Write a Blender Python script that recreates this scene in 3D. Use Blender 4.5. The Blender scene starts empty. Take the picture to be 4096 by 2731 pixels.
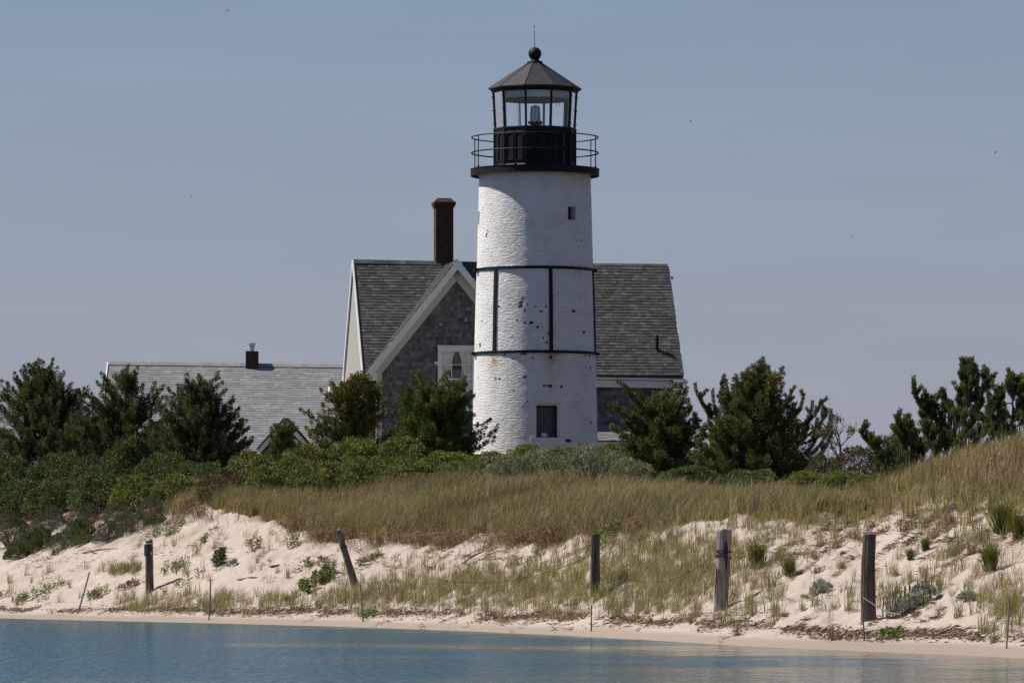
import bpy, math, random
import numpy as np
from mathutils import Vector, Matrix

# ------------------------------------------------------------------ camera, sky, sun, exposure
SC = bpy.context.scene
COL = SC.collection
FPX, CX, CY, HOR, CAMZ = 20000.0, 2048.0, 1365.5, 2290.0, 1.4
PITCH = math.atan((HOR - CY) / FPX)
cam_data = bpy.data.cameras.new("camera")
cam_data.sensor_width = 36.0
cam_data.lens = 36.0 * FPX / 4096.0
cam_data.clip_start = 1.0
cam_data.clip_end = 8000.0
cam = bpy.data.objects.new("camera", cam_data)
COL.objects.link(cam)
cam.location = (0, 0, CAMZ)
cam.rotation_euler = (math.pi / 2 + PITCH, 0, 0)
SC.camera = cam

SUN_EL = math.radians(52.0)
SUN_AZ = math.radians(-80.0)                 # from the left and a little behind the tower
sun_vec = Vector((math.sin(SUN_AZ) * math.cos(SUN_EL), math.cos(SUN_AZ) * math.cos(SUN_EL), math.sin(SUN_EL)))
world = bpy.data.worlds.new("World")
SC.world = world
world.use_nodes = True
wn = world.node_tree
for n in list(wn.nodes):
    wn.nodes.remove(n)
w_out = wn.nodes.new("ShaderNodeOutputWorld")
w_bg = wn.nodes.new("ShaderNodeBackground")
w_sky = wn.nodes.new("ShaderNodeTexSky")
w_sky.sky_type = 'NISHITA'
w_sky.sun_disc = False
w_sky.sun_elevation = SUN_EL
w_sky.sun_rotation = SUN_AZ
w_sky.altitude = 0.0
w_sky.air_density = 1.0
w_sky.dust_density = 0.3
w_sky.ozone_density = 2.0
w_mul = wn.nodes.new("ShaderNodeMix")
w_mul.data_type = 'RGBA'
w_mul.blend_type = 'MULTIPLY'
w_mul.inputs[0].default_value = 1.0
w_mul.inputs[7].default_value = (0.84, 0.86, 1.0, 1)
wn.links.new(w_sky.outputs[0], w_mul.inputs[6])
# a hazy lavender layer of air low over the horizon
w_tc = wn.nodes.new("ShaderNodeTexCoord"); w_sep = wn.nodes.new("ShaderNodeSeparateXYZ")
wn.links.new(w_tc.outputs["Generated"], w_sep.inputs[0])
w_map = wn.nodes.new("ShaderNodeMapRange")
w_map.inputs[1].default_value = 0.0; w_map.inputs[2].default_value = 0.16; w_map.inputs[3].default_value = 0.92; w_map.inputs[4].default_value = 0.0
wn.links.new(w_sep.outputs[2], w_map.inputs[0])
w_hz = wn.nodes.new("ShaderNodeMix"); w_hz.data_type = 'RGBA'
w_hz.inputs[7].default_value = (4.4, 4.62, 5.9, 1)
w_nm = wn.nodes.new("ShaderNodeMapping"); w_nm.inputs["Scale"].default_value = (9, 9, 60); wn.links.new(w_tc.outputs["Generated"], w_nm.inputs[0])
w_nz = wn.nodes.new("ShaderNodeTexNoise"); w_nz.inputs["Scale"].default_value = 1.0; w_nz.inputs["Detail"].default_value = 5; wn.links.new(w_nm.outputs[0], w_nz.inputs["Vector"])
w_nr = wn.nodes.new("ShaderNodeMapRange"); w_nr.inputs[1].default_value = 0.3; w_nr.inputs[2].default_value = 0.7; w_nr.inputs[3].default_value = 0.965; w_nr.inputs[4].default_value = 1.035
wn.links.new(w_nz.outputs["Fac"], w_nr.inputs[0])
wn.links.new(w_map.outputs[0], w_hz.inputs[0]); wn.links.new(w_mul.outputs[2], w_hz.inputs[6])
w_thin = wn.nodes.new("ShaderNodeVectorMath"); w_thin.operation = 'SCALE'
wn.links.new(w_hz.outputs[2], w_thin.inputs[0]); wn.links.new(w_nr.outputs[0], w_thin.inputs[3]); wn.links.new(w_thin.outputs[0], w_bg.inputs[0])
w_bg.inputs[1].default_value = 0.059
wn.links.new(w_bg.outputs[0], w_out.inputs[0])
sun_data = bpy.data.lights.new("sun", 'SUN')
sun_data.energy = 5.0
sun_data.angle = math.radians(0.5)
sun_data.color = (1.0, 0.94, 0.87)
sun = bpy.data.objects.new("sun", sun_data)
COL.objects.link(sun)
sun.rotation_euler = sun_vec.to_track_quat('Z', 'Y').to_euler()
SC.view_settings.view_transform = 'Standard'
SC.view_settings.look = 'None'
SC.view_settings.gamma = 1.0
SC.view_settings.exposure = 0.28
SC.cycles.max_bounces = 8
SC.cycles.transparent_max_bounces = 16

# ------------------------------------------------------------------ helpers
RNG = np.random.default_rng(7)
_cp, _sp = math.cos(PITCH), math.sin(PITCH)

def P(px, py, Y):
    """World point at depth Y that stands where the photograph's pixel (px, py) looks."""
    sx, sy = (px - CX) / FPX, (py - CY) / FPX
    dy = _cp + sy * _sp
    k = Y / dy
    return Vector((sx * k, Y, CAMZ + k * (_sp - sy * _cp)))

def Zp(py, Y):
    return P(CX, py, Y).z

def proj(x, y, z):
    t = y * _cp + (z - CAMZ) * _sp
    return CX + FPX * x / t, CY - FPX * (-y * _sp + (z - CAMZ) * _cp) / t

def link(o, parent=None):
    COL.objects.link(o)
    if parent is not None:
        o.parent = parent
    return o

def tag(o, label=None, cat=None, group=None, kind=None):
    if label: o["label"] = label
    if cat: o["category"] = cat
    if group: o["group"] = group
    if kind: o["kind"] = kind
    return o

def thing(name, loc, label, cat, group=None):
    o = bpy.data.objects.new(name, None)
    o.empty_display_size = 0.3
    o.location = loc
    link(o)
    return tag(o, label, cat, group)

def np_mesh(name, verts, quads=None, tris=None, cols=None, mats=(), smooth=False, midx=None, uv=None, attrs=None):
    """Mesh from numpy arrays. cols: per-vertex rgb."""
    me = bpy.data.meshes.new(name)
    verts = np.asarray(verts, np.float32).reshape(-1, 3)
    nq = 0 if quads is None else len(quads)
    nt = 0 if tris is None else len(tris)
    li = []
    if nq: li.append(np.asarray(quads, np.int32).ravel())
    if nt: li.append(np.asarray(tris, np.int32).ravel())
    loops = np.concatenate(li) if li else np.zeros(0, np.int32)
    starts = np.concatenate([np.arange(nq) * 4, nq * 4 + np.arange(nt) * 3]).astype(np.int32)
    me.vertices.add(len(verts)); me.vertices.foreach_set("co", verts.ravel())
    me.loops.add(len(loops)); me.loops.foreach_set("vertex_index", loops)
    me.polygons.add(nq + nt); me.polygons.foreach_set("loop_start", starts)
    if smooth:
        me.polygons.foreach_set("use_smooth", np.ones(nq + nt, bool))
    if midx is not None:
        me.polygons.foreach_set("material_index", np.asarray(midx, np.int32))
    if uv is not None:
        lay = me.uv_layers.new(name="UVMap")
        lay.data.foreach_set("uv", np.asarray(uv, np.float32)[loops].ravel())
    if cols is not None:
        a = me.color_attributes.new("Col", 'FLOAT_COLOR', 'POINT')
        c4 = np.ones((len(verts), 4), np.float32); c4[:, :3] = cols
        a.data.foreach_set("color", c4.ravel())
    for k, v in (attrs or {}).items():
        a = me.attributes.new(k, 'FLOAT', 'POINT')
        a.data.foreach_set("value", np.asarray(v, np.float32))
    me.update(calc_edges=True)
    for m in mats: me.materials.append(m)
    return me

def put(name, me, parent=None, loc=None):
    o = bpy.data.objects.new(name, me)
    link(o, parent)
    if parent is not None and parent.type == 'EMPTY':
        o.location = -parent.location if loc is None else loc
    elif parent is not None:
        o.location = (0, 0, 0)
    if loc is not None and parent is None:
        o.location = loc
    return o

class MB:
    """Collects boxes, bars, tubes, lathes in WORLD coordinates; build() links them as one mesh object."""
    def __init__(self):
        self.v, self.f, self.m, self.c, self.sm = [], [], [], [], []
        self.mi, self.col, self.smooth = 0, (1, 1, 1), False
    def add(self, vs, fs):
        b = len(self.v)
        self.v += [tuple(v) for v in vs]
        self.c += [self.col] * len(vs)
        for f in fs:
            self.f.append(tuple(b + i for i in f)); self.m.append(self.mi); self.sm.append(self.smooth)
    def box(self, c, ax, ay, az):
        """centre and three half-axis vectors"""
        c, ax, ay, az = Vector(c), Vector(ax), Vector(ay), Vector(az)
        vs = [c + ax * i + ay * j + az * k for k in (-1, 1) for j in (-1, 1) for i in (-1, 1)]
        fs = [(0, 2, 3, 1), (4, 5, 7, 6), (0, 1, 5, 4), (2, 6, 7, 3), (0, 4, 6, 2), (1, 3, 7, 5)]
        if ax.cross(ay).dot(az) < 0: fs = [f[::-1] for f in fs]
        self.add(vs, fs)
    def bar(self, p0, p1, w, h, side):
        """bar from p0 to p1, width w along `side`, height h across"""
        p0, p1, side = Vector(p0), Vector(p1), Vector(side)
        d = p1 - p0
        s = (side - d * (side.dot(d) / d.dot(d))).normalized()
        n = d.normalized().cross(s)
        self.box((p0 + p1) / 2, d / 2, s * (w / 2), n * (h / 2))
    def tube(self, pts, rad, n=8, cap=True):
        pts = [Vector(p) for p in pts]
        if not hasattr(rad, '__len__'): rad = [rad] * len(pts)
        vs, fs = [], []
        ref = Vector((0.31, 0.83, 0.46))
        for i, p in enumerate(pts):
            d = (pts[min(i + 1, len(pts) - 1)] - pts[max(i - 1, 0)]).normalized()
            s = d.cross(ref)
            if s.length < 1e-3: s = d.cross(Vector((1, 0, 0)))
            s.normalize(); t = d.cross(s)
            for k in range(n):
                a = 2 * math.pi * k / n
                vs.append(p + (s * math.cos(a) + t * math.sin(a)) * rad[i])
        for i in range(len(pts) - 1):
            for k in range(n):
                k2 = (k + 1) % n
                fs.append((i * n + k, i * n + k2, (i + 1) * n + k2, (i + 1) * n + k))
        if cap:
            fs.append(tuple(range(n))[::-1]); fs.append(tuple((len(pts) - 1) * n + k for k in range(n)))
        self.add(vs, fs)
    def ring(self, c, R, r, n=64, m=6):
        vs, fs = [], []
        for i in range(n):
            a = 2 * math.pi * i / n
            for j in range(m):
                b = 2 * math.pi * j / m
                q = R + r * math.cos(b)
                vs.append((c[0] + q * math.sin(a), c[1] - q * math.cos(a), c[2] + r * math.sin(b)))
        for i in range(n):
            for j in range(m):
                fs.append((i * m + j, ((i + 1) % n) * m + j, ((i + 1) % n) * m + (j + 1) % m, i * m + (j + 1) % m))
        self.add(vs, fs)
    def lathe(self, c, prof, n=48, off=0.0, closed=False):
        """prof: list of (r, z); angle 0 faces the camera (-Y), positive to the right"""
        vs, fs = [], []
        for (r, z) in prof:
            for k in range(n):
                a = off + 2 * math.pi * k / n
                vs.append((c[0] + r * math.sin(a), c[1] - r * math.cos(a), z))
        L = len(prof)
        for i in range(L - 1 + (1 if closed else 0)):
            j = (i + 1) % L
            for k in range(n):
                k2 = (k + 1) % n
                fs.append((i * n + k, i * n + k2, j * n + k2, j * n + k))
        if not closed:
            if prof[0][0] > 1e-4: fs.append(tuple(range(n))[::-1])
            if prof[-1][0] > 1e-4: fs.append(tuple((L - 1) * n + k for k in range(n)))
        self.add(vs, fs)
    def poly(self, pts):
        self.add(pts, [tuple(range(len(pts)))])
    def prism(self, pts, d):
        """flat polygon extruded by vector d"""
        pts = [Vector(p) for p in pts]; d = Vector(d); n = len(pts)
        self.add(pts + [p + d for p in pts],
                 [tuple(range(n))[::-1], tuple(range(n, 2 * n))] + [(i, (i + 1) % n, n + (i + 1) % n, n + i) for i in range(n)])
    def build(self, name, mats, parent=None, fix=True):
        me = bpy.data.meshes.new(name)
        me.from_pydata(self.v, [], self.f)
        if not isinstance(mats, (list, tuple)): mats = [mats]
        for m in mats: me.materials.append(m)
        me.polygons.foreach_set("material_index", np.array(self.m, np.int32))
        me.polygons.foreach_set("use_smooth", np.array(self.sm, bool))
        a = me.color_attributes.new("Col", 'FLOAT_COLOR', 'POINT')
        c4 = np.ones((len(self.v), 4), np.float32); c4[:, :3] = np.array(self.c, np.float32).reshape(-1, 3)
        a.data.foreach_set("color", c4.ravel())
        me.update()
        if fix:
            import bmesh
            bm = bmesh.new(); bm.from_mesh(me)
            bmesh.ops.recalc_face_normals(bm, faces=bm.faces)
            bm.to_mesh(me); bm.free()
        o = bpy.data.objects.new(name, me)
        link(o, parent)
        if parent is not None and parent.type == 'EMPTY':
            o.location = -parent.location
        return o

def child_of(o, parent):
    """sub-part: its mesh is in world coordinates like its parent part's mesh"""
    o.parent = parent
    o.location = (0, 0, 0)
    return o

# ------------------------------------------------------------------ noise
def _hash(ix, iy, seed):
    h = (ix.astype(np.int64) * 374761393 + iy.astype(np.int64) * 668265263 + seed * 1442695041) & 0xFFFFFFFF
    h = ((h ^ (h >> 13)) * 1274126177) & 0xFFFFFFFF
    return ((h ^ (h >> 16)) & 0xFFFF) / 65535.0

def vnoise(x, y, seed=0):
    x = np.asarray(x, float); y = np.asarray(y, float)
    ix, iy = np.floor(x), np.floor(y)
    fx, fy = x - ix, y - iy
    fx = fx * fx * (3 - 2 * fx); fy = fy * fy * (3 - 2 * fy)
    a = _hash(ix, iy, seed); b = _hash(ix + 1, iy, seed); c = _hash(ix, iy + 1, seed); d = _hash(ix + 1, iy + 1, seed)
    return (a * (1 - fx) + b * fx) * (1 - fy) + (c * (1 - fx) + d * fx) * fy

def fbm(x, y, seed=0, o=4):
    s, a, t = 0.0, 0.5, 0.0
    for i in range(o):
        s = s + a * vnoise(x * 2 ** i + 17 * i, y * 2 ** i + 31 * i, seed + i); t += a; a *= 0.5
    return s / t

# ------------------------------------------------------------------ materials
def new_mat(name):
    m = bpy.data.materials.new(name); m.use_nodes = True
    nt = m.node_tree
    return m, nt, nt.nodes["Principled BSDF"], nt.links

def node(nt, t, **kw):
    n = nt.nodes.new(t)
    for k, v in kw.items():
        setattr(n, k, v)
    return n

def mixc(nt, a, b, fac, blend='MIX'):
    n = nt.nodes.new("ShaderNodeMix"); n.data_type = 'RGBA'; n.blend_type = blend
    for s, v in ((0, fac), (6, a), (7, b)):
        if isinstance(v, bpy.types.NodeSocket): nt.links.new(v, n.inputs[s])
        elif isinstance(v, (int, float)): n.inputs[s].default_value = v
        else: n.inputs[s].default_value = (*v, 1)
    return n.outputs[2]

def noise_tex(nt, scale, detail=4, rough=0.6, coord='Object', stretch=None):
    tc = node(nt, "ShaderNodeTexCoord")
    n = node(nt, "ShaderNodeTexNoise"); n.inputs["Scale"].default_value = scale
    n.inputs["Detail"].default_value = detail; n.inputs["Roughness"].default_value = rough
    src = tc.outputs[coord]
    if stretch:
        mp = node(nt, "ShaderNodeMapping"); mp.inputs["Scale"].default_value = stretch
        nt.links.new(src, mp.inputs[0]); src = mp.outputs[0]
    nt.links.new(src, n.inputs["Vector"])
    return n.outputs["Fac"]

def ramp(nt, fac, stops):
    r = node(nt, "ShaderNodeValToRGB")
    while len(r.color_ramp.elements) < len(stops): r.color_ramp.elements.new(0.5)
    for e, (p, c) in zip(r.color_ramp.elements, stops):
        e.position = p; e.color = (*c, 1) if hasattr(c, '__len__') else (c, c, c, 1)
    nt.links.new(fac, r.inputs[0])
    return r.outputs[0]

def bump(nt, height, strength, dist, bsdf):
    b = node(nt, "ShaderNodeBump"); b.inputs["Strength"].default_value = strength; b.inputs["Distance"].default_value = dist
    nt.links.new(height, b.inputs["Height"]); nt.links.new(b.outputs[0], bsdf.inputs["Normal"])
    return b

def plain(name, c, rough=0.6, var=0.25, scale=3.0, metal=0.0, spec=0.5, bmp=0.0, stretch=None):
    m, nt, b, L = new_mat(name)
    f = noise_tex(nt, scale, 5, 0.65, stretch=stretch)
    lo = tuple(x * (1 - var) for x in c); hi = tuple(min(1, x * (1 + var)) for x in c)
    L.new(ramp(nt, f, [(0.3, lo), (0.7, hi)]), b.inputs["Base Color"])
    b.inputs["Roughness"].default_value = rough; b.inputs["Metallic"].default_value = metal
    b.inputs["Specular IOR Level"].default_value = spec
    if bmp: bump(nt, f, bmp, 0.02, b)
    return m

def attr_mat(name, rough=0.85, transl=0.0, gain=(1, 1, 1), spec=0.2, noise=0.0, nscale=8.0):
    """base colour from the mesh's Col attribute, optionally a leaf that lets light through"""
    m, nt, b, L = new_mat(name)
    a = node(nt, "ShaderNodeAttribute"); a.attribute_name = "Col"
    c = mixc(nt, a.outputs["Color"], gain, 1.0, 'MULTIPLY')
    if noise:
        f = noise_tex(nt, nscale, 4, 0.65)
        c = mixc(nt, c, ramp(nt, f, [(0.3, 1 - noise), (0.7, 1 + 0.0)]), 1.0, 'MULTIPLY')
    L.new(c, b.inputs["Base Color"])
    b.inputs["Roughness"].default_value = rough; b.inputs["Specular IOR Level"].default_value = spec
    if transl:
        out = nt.nodes["Material Output"]
        t = node(nt, "ShaderNodeBsdfTranslucent"); L.new(c, t.inputs[0])
        mx = node(nt, "ShaderNodeMixShader"); mx.inputs[0].default_value = transl
        L.new(b.outputs[0], mx.inputs[1]); L.new(t.outputs[0], mx.inputs[2]); L.new(mx.outputs[0], out.inputs[0])
    return m

M = {}
M['leaf'] = attr_mat('leaf', 0.7, 0.22, spec=0.25)
M['grass'] = attr_mat('grass_blade', 0.8, 0.3, spec=0.15)
M['debris'] = attr_mat('dry_debris', 0.95, 0.0, spec=0.05)
M['bark'] = plain('bark', (0.11, 0.085, 0.07), 0.95, 0.4, 14, spec=0.1)
M['grey_bark'] = plain('grey_bark', (0.16, 0.14, 0.13), 0.95, 0.35, 14, spec=0.1)
M['white_trim'] = plain('white_trim', (0.74, 0.735, 0.72), 0.55, 0.05, 2.0, spec=0.3)
M['black_iron'] = plain('black_iron', (0.009, 0.010, 0.012), 0.6, 0.5, 3.0, spec=0.2)
M['roof_iron'] = plain('roof_iron', (0.031, 0.031, 0.033), 0.62, 0.3, 2.2, spec=0.35)
M['inner_white'] = plain('inner_white', (0.62, 0.62, 0.60), 0.6, 0.08, 2.0)
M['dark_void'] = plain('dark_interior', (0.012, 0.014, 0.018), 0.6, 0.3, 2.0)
M['metal'] = plain('galvanised', (0.45, 0.45, 0.46), 0.35, 0.15, 9.0, metal=0.85)
M['shingle_roof'] = attr_mat('asphalt_shingle', 0.92, noise=0.22, nscale=30, spec=0.15)
M['shingle_wall'] = attr_mat('cedar_shingle', 0.9, noise=0.35, nscale=6, spec=0.15)
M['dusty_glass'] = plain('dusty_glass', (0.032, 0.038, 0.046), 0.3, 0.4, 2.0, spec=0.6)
M['rope'] = plain('rope', (0.62, 0.60, 0.56), 0.9, 0.1)
M['wire'] = plain('wire', (0.035, 0.033, 0.033), 0.95, 0.3, spec=0.05)
M['black_paint'] = plain('black_sign', (0.014, 0.02, 0.03), 0.5, 0.3)
M['stone'] = plain('white_stone', (0.55, 0.6, 0.58), 0.7, 0.15)

def brick_mat(name, c1, c2, mortar, scale_m=True):
    m, nt, b, L = new_mat(name)
    tc = node(nt, "ShaderNodeTexCoord")
    mp = node(nt, "ShaderNodeMapping"); mp.inputs["Rotation"].default_value = (math.pi / 2, 0, 0)
    L.new(tc.outputs["Object"], mp.inputs[0])
    br = node(nt, "ShaderNodeTexBrick")
    br.inputs["Color1"].default_value = (*c1, 1); br.inputs["Color2"].default_value = (*c2, 1); br.inputs["Mortar"].default_value = (*mortar, 1)
    br.inputs["Scale"].default_value = 1.0; br.inputs["Brick Width"].default_value = 0.21; br.inputs["Row Height"].default_value = 0.075
    br.inputs["Mortar Size"].default_value = 0.006
    L.new(mp.outputs[0], br.inputs["Vector"])
    f = noise_tex(nt, 6, 5, 0.7)
    L.new(mixc(nt, br.outputs["Color"], ramp(nt, f, [(0.3, 0.55), (0.7, 1.0)]), 1.0, 'MULTIPLY'), b.inputs["Base Color"])
    b.inputs["Roughness"].default_value = 0.9; b.inputs["Specular IOR Level"].default_value = 0.15
    return m
M['red_brick'] = brick_mat('red_brick', (0.098, 0.046, 0.035), (0.068, 0.032, 0.026), (0.105, 0.08, 0.068))
M['bare_brick'] = plain('bare_brick', (0.085, 0.03, 0.024), 0.9, 0.45, 12, spec=0.1)

def glass_mat(name, tint, rough=0.02, alpha=0.12):
    m, nt, b, L = new_mat(name)
    out = nt.nodes["Material Output"]
    t = node(nt, "ShaderNodeBsdfTransparent"); t.inputs[0].default_value = (*tint, 1)
    g = node(nt, "ShaderNodeBsdfGlossy"); g.inputs["Roughness"].default_value = rough
    fr = node(nt, "ShaderNodeFresnel"); fr.inputs[0].default_value = 1.45
    mx = node(nt, "ShaderNodeMixShader")
    L.new(fr.outputs[0], mx.inputs[0]); L.new(t.outputs[0], mx.inputs[1]); L.new(g.outputs[0], mx.inputs[2])
    L.new(mx.outputs[0], out.inputs[0])
    return m
M['glass'] = glass_mat('clear_glass', (0.98, 0.99, 0.99))
M['lens_glass'] = glass_mat('lens_glass', (0.90, 0.93, 0.95), 0.06)
_ln = M['lens_glass'].node_tree
_df = _ln.nodes.new("ShaderNodeBsdfDiffuse"); _df.inputs[0].default_value = (0.75, 0.78, 0.80, 1)
_mx = _ln.nodes.new("ShaderNodeMixShader"); _mx.inputs[0].default_value = 0.55
_src = _ln.nodes["Material Output"].inputs[0].links[0].from_socket
_ln.links.new(_src, _mx.inputs[1]); _ln.links.new(_df.outputs[0], _mx.inputs[2]); _ln.links.new(_mx.outputs[0], _ln.nodes["Material Output"].inputs[0])

def painted_brick():
    m, nt, b, L = new_mat('painted_brick')
    uv = node(nt, "ShaderNodeUVMap"); uv.uv_map = "UVMap"
    # wobble so the courses are hand laid
    nz = node(nt, "ShaderNodeTexNoise"); nz.inputs["Scale"].default_value = 3.5; nz.inputs["Detail"].default_value = 3
    L.new(uv.outputs[0], nz.inputs["Vector"])
    vs = node(nt, "ShaderNodeVectorMath"); vs.operation = 'MULTIPLY_ADD'
    L.new(nz.outputs["Color"], vs.inputs[0]); vs.inputs[1].default_value = (0.14, 0.085, 0); L.new(uv.outputs[0], vs.inputs[2])
    br = node(nt, "ShaderNodeTexBrick"); br.inputs["Scale"].default_value = 1.0
    br.inputs["Color1"].default_value = (0.25, 0.25, 0.25, 1); br.inputs["Color2"].default_value = (1, 1, 1, 1); br.inputs["Mortar"].default_value = (0, 0, 0, 1)
    br.inputs["Brick Width"].default_value = 0.235; br.inputs["Row Height"].default_value = 0.088; br.inputs["Mortar Size"].default_value = 0.009
    br.inputs["Mortar Smooth"].default_value = 0.35
    L.new(vs.outputs[0], br.inputs["Vector"])
    n2 = node(nt, "ShaderNodeTexNoise"); n2.inputs["Scale"].default_value = 14; n2.inputs["Detail"].default_value = 6
    m2 = node(nt, "ShaderNodeMapping"); m2.inputs["Scale"].default_value = (0.42, 1.25, 1); L.new(uv.outputs[0], m2.inputs[0]); L.new(m2.outputs[0], n2.inputs["Vector"])
    h = mixc(nt, br.outputs["Color"], n2.outputs["Fac"], 0.62)
    bump(nt, h, 1.0, 0.055, b)
    n3 = node(nt, "ShaderNodeTexNoise"); n3.inputs["Scale"].default_value = 0.9; n3.inputs["Detail"].default_value = 6; n3.inputs["Roughness"].default_value = 0.7
    L.new(uv.outputs[0], n3.inputs["Vector"])
    c = ramp(nt, n3.outputs["Fac"], [(0.3, (0.62, 0.60, 0.56)), (0.5, (0.765, 0.758, 0.74)), (0.8, (0.795, 0.795, 0.785))])
    # grime sits in the joints
    c = mixc(nt, c, (0.36, 0.34, 0.31), ramp(nt, br.outputs["Fac"], [(0.3, 0.0), (1.0, 0.10)]))
    a = node(nt, "ShaderNodeAttribute"); a.attribute_name = "rust"
    n4 = node(nt, "ShaderNodeTexNoise"); n4.inputs["Scale"].default_value = 9; n4.inputs["Detail"].default_value = 5
    mp = node(nt, "ShaderNodeMapping"); mp.inputs["Scale"].default_value = (1.6, 0.45, 1); L.new(uv.outputs[0], mp.inputs[0]); L.new(mp.outputs[0], n4.inputs["Vector"])
    rr = node(nt, "ShaderNodeMath"); rr.operation = 'MULTIPLY'; L.new(a.outputs["Fac"], rr.inputs[0]); L.new(ramp(nt, n4.outputs["Fac"], [(0.3, 0.15), (0.6, 1.0)]), rr.inputs[1])
    c = mixc(nt, c, (0.42, 0.20, 0.07), rr.outputs[0])
    a2 = node(nt, "ShaderNodeAttribute"); a2.attribute_name = "grime"
    gg = node(nt, "ShaderNodeMath"); gg.operation = 'MULTIPLY'; L.new(a2.outputs["Fac"], gg.inputs[0]); L.new(n3.outputs["Fac"], gg.inputs[1])
    c = mixc(nt, c, (0.40, 0.35, 0.28), gg.outputs[0])
    # paint has flaked off these bricks, with ragged edges
    a3 = node(nt, "ShaderNodeAttribute"); a3.attribute_name = "bare"
    n5 = node(nt, "ShaderNodeTexNoise"); n5.inputs["Scale"].default_value = 16; n5.inputs["Detail"].default_value = 4; L.new(uv.outputs[0], n5.inputs["Vector"])
    bs = node(nt, "ShaderNodeMath"); bs.operation = 'MULTIPLY_ADD'; L.new(n5.outputs["Fac"], bs.inputs[0]); bs.inputs[1].default_value = 0.9; L.new(a3.outputs["Fac"], bs.inputs[2])
    fl = ramp(nt, bs.outputs[0], [(0.88, 0.0), (0.93, 1.0)])
    bk = ramp(nt, n2.outputs["Fac"], [(0.35, (0.045, 0.018, 0.016)), (0.65, (0.135, 0.045, 0.032))])
    c = mixc(nt, c, bk, fl)
    L.new(c, b.inputs["Base Color"])
    b.inputs["Roughness"].default_value = 0.7; b.inputs["Specular IOR Level"].default_value = 0.2
    return m
M['painted_brick'] = painted_brick()

def wood_mat(name, dark, light, scale=22):
    m, nt, b, L = new_mat(name)
    f = noise_tex(nt, scale, 6, 0.7, stretch=(1, 1, 0.045))
    f2 = noise_tex(nt, 2.5, 4, 0.6)
    c = ramp(nt, f, [(0.3, tuple(x * 0.35 for x in dark)), (0.48, dark), (0.68, light)])
    c = mixc(nt, c, ramp(nt, f2, [(0.3, 0.6), (0.7, 1.0)]), 1.0, 'MULTIPLY')
    L.new(c, b.inputs["Base Color"]); b.inputs["Roughness"].default_value = 0.95; b.inputs["Specular IOR Level"].default_value = 0.1
    bump(nt, f, 0.8, 0.02, b)
    return m
M['post_grey'] = wood_mat('weathered_grey_wood', (0.24, 0.21, 0.195), (0.47, 0.43, 0.40))
M['post_brown'] = wood_mat('weathered_brown_wood', (0.15, 0.118, 0.10), (0.30, 0.25, 0.215))
M['post_dark'] = wood_mat('tarred_dark_wood', (0.112, 0.090, 0.080), (0.24, 0.20, 0.18))

# ------------------------------------------------------------------ terrain: one sand sheet from the sea bed over the dune
# per column (photo x): shoreline distance, then (distance, photo y of the ground there)
TCOL = {
    -2500: [(205, None), (212, 2390), (222, 2230), (228, 2150), (238, 2080), (250, 1960)],
    -600: [(168, None), (174, 2400), (183, 2260), (188, 2190), (193, 2100), (200, 1920)],
    0: [(155, None), (161, 2400), (171, 2235), (175, 2180), (180, 2070), (187, 1900)],
    400: [(147, None), (153, 2405), (163, 2220), (168, 2120), (173, 2040), (185, 1860)],
    850: [(139.5, None), (146, 2395), (154, 2190), (160, 2035), (166, 1985), (181, 1835)],
    1300: [(132, None), (138, 2400), (145, 2235), (148.5, 2150), (160, 1975), (178, 1830)],
    1700: [(124, None), (131, 2405), (139, 2240), (142.5, 2160), (158, 1955), (176, 1840)],
    2140: [(115, None), (122, 2410), (130, 2250), (133.5, 2155), (154, 1945), (175, 1850)],
    2600: [(104.5, None), (111, 2430), (119, 2235), (123, 2110), (148, 1985), (172, 1855)],
    3000: [(96, None), (102, 2460), (111, 2230), (117, 2070), (143, 2015), (168, 1880)],
    3300: [(91.5, None), (97.5, 2470), (106, 2250), (112, 2085), (126, 2045), (164, 1900)],
    3520: [(89, None), (95, 2482), (103, 2265), (109, 2110), (118, 2015), (162, 1915)],
    3700: [(87, None), (93, 2490), (100, 2275), (106, 2095), (113, 1925), (160, 1950)],
    4096: [(82.6, None), (88, 2500), (94.5, 2300), (100, 2110), (108, 1812), (155, 1940)],
    4700: [(77, None), (82, 2500), (88, 2300), (93, 2100), (101, 1760), (148, 1930)],
    7000: [(60, None), (64, 2520), (69, 2320), (74, 2060), (82, 1760), (130, 1930)],
}
_us = np.array(sorted(TCOL), float)
def _ctrl(u):
    """control (D, z) for every requested column, smooth across columns"""
    K = 6
    Ds = np.zeros((len(_us), K)); Zs = np.zeros((len(_us), K))
    for i, c in enumerate(_us):
        for k, (D, y) in enumerate(TCOL[int(c)]):
            Ds[i, k] = D; Zs[i, k] = 0.0 if y is None else Zp(y, D)
    # Catmull-Rom (monotone-ish) through the columns
    def interp(tab):
        out = np.zeros((len(u), tab.shape[1]))
        idx = np.clip(np.searchsorted(_us, u) - 1, 0, len(_us) - 2)
        x0, x1 = _us[idx], _us[idx + 1]
        t = np.clip((u - x0) / (x1 - x0), 0, 1)
        sl = np.gradient(tab, _us, axis=0)
        m0 = sl[idx] * (x1 - x0)[:, None]; m1 = sl[idx + 1] * (x1 - x0)[:, None]
        t = t[:, None]
        return ((2*t**3 - 3*t**2 + 1) * tab[idx] + (t**3 - 2*t**2 + t) * m0 + (-2*t**3 + 3*t**2) * tab[idx + 1] + (t**3 - t**2) * m1)
    return interp(Ds), interp(Zs)

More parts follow.
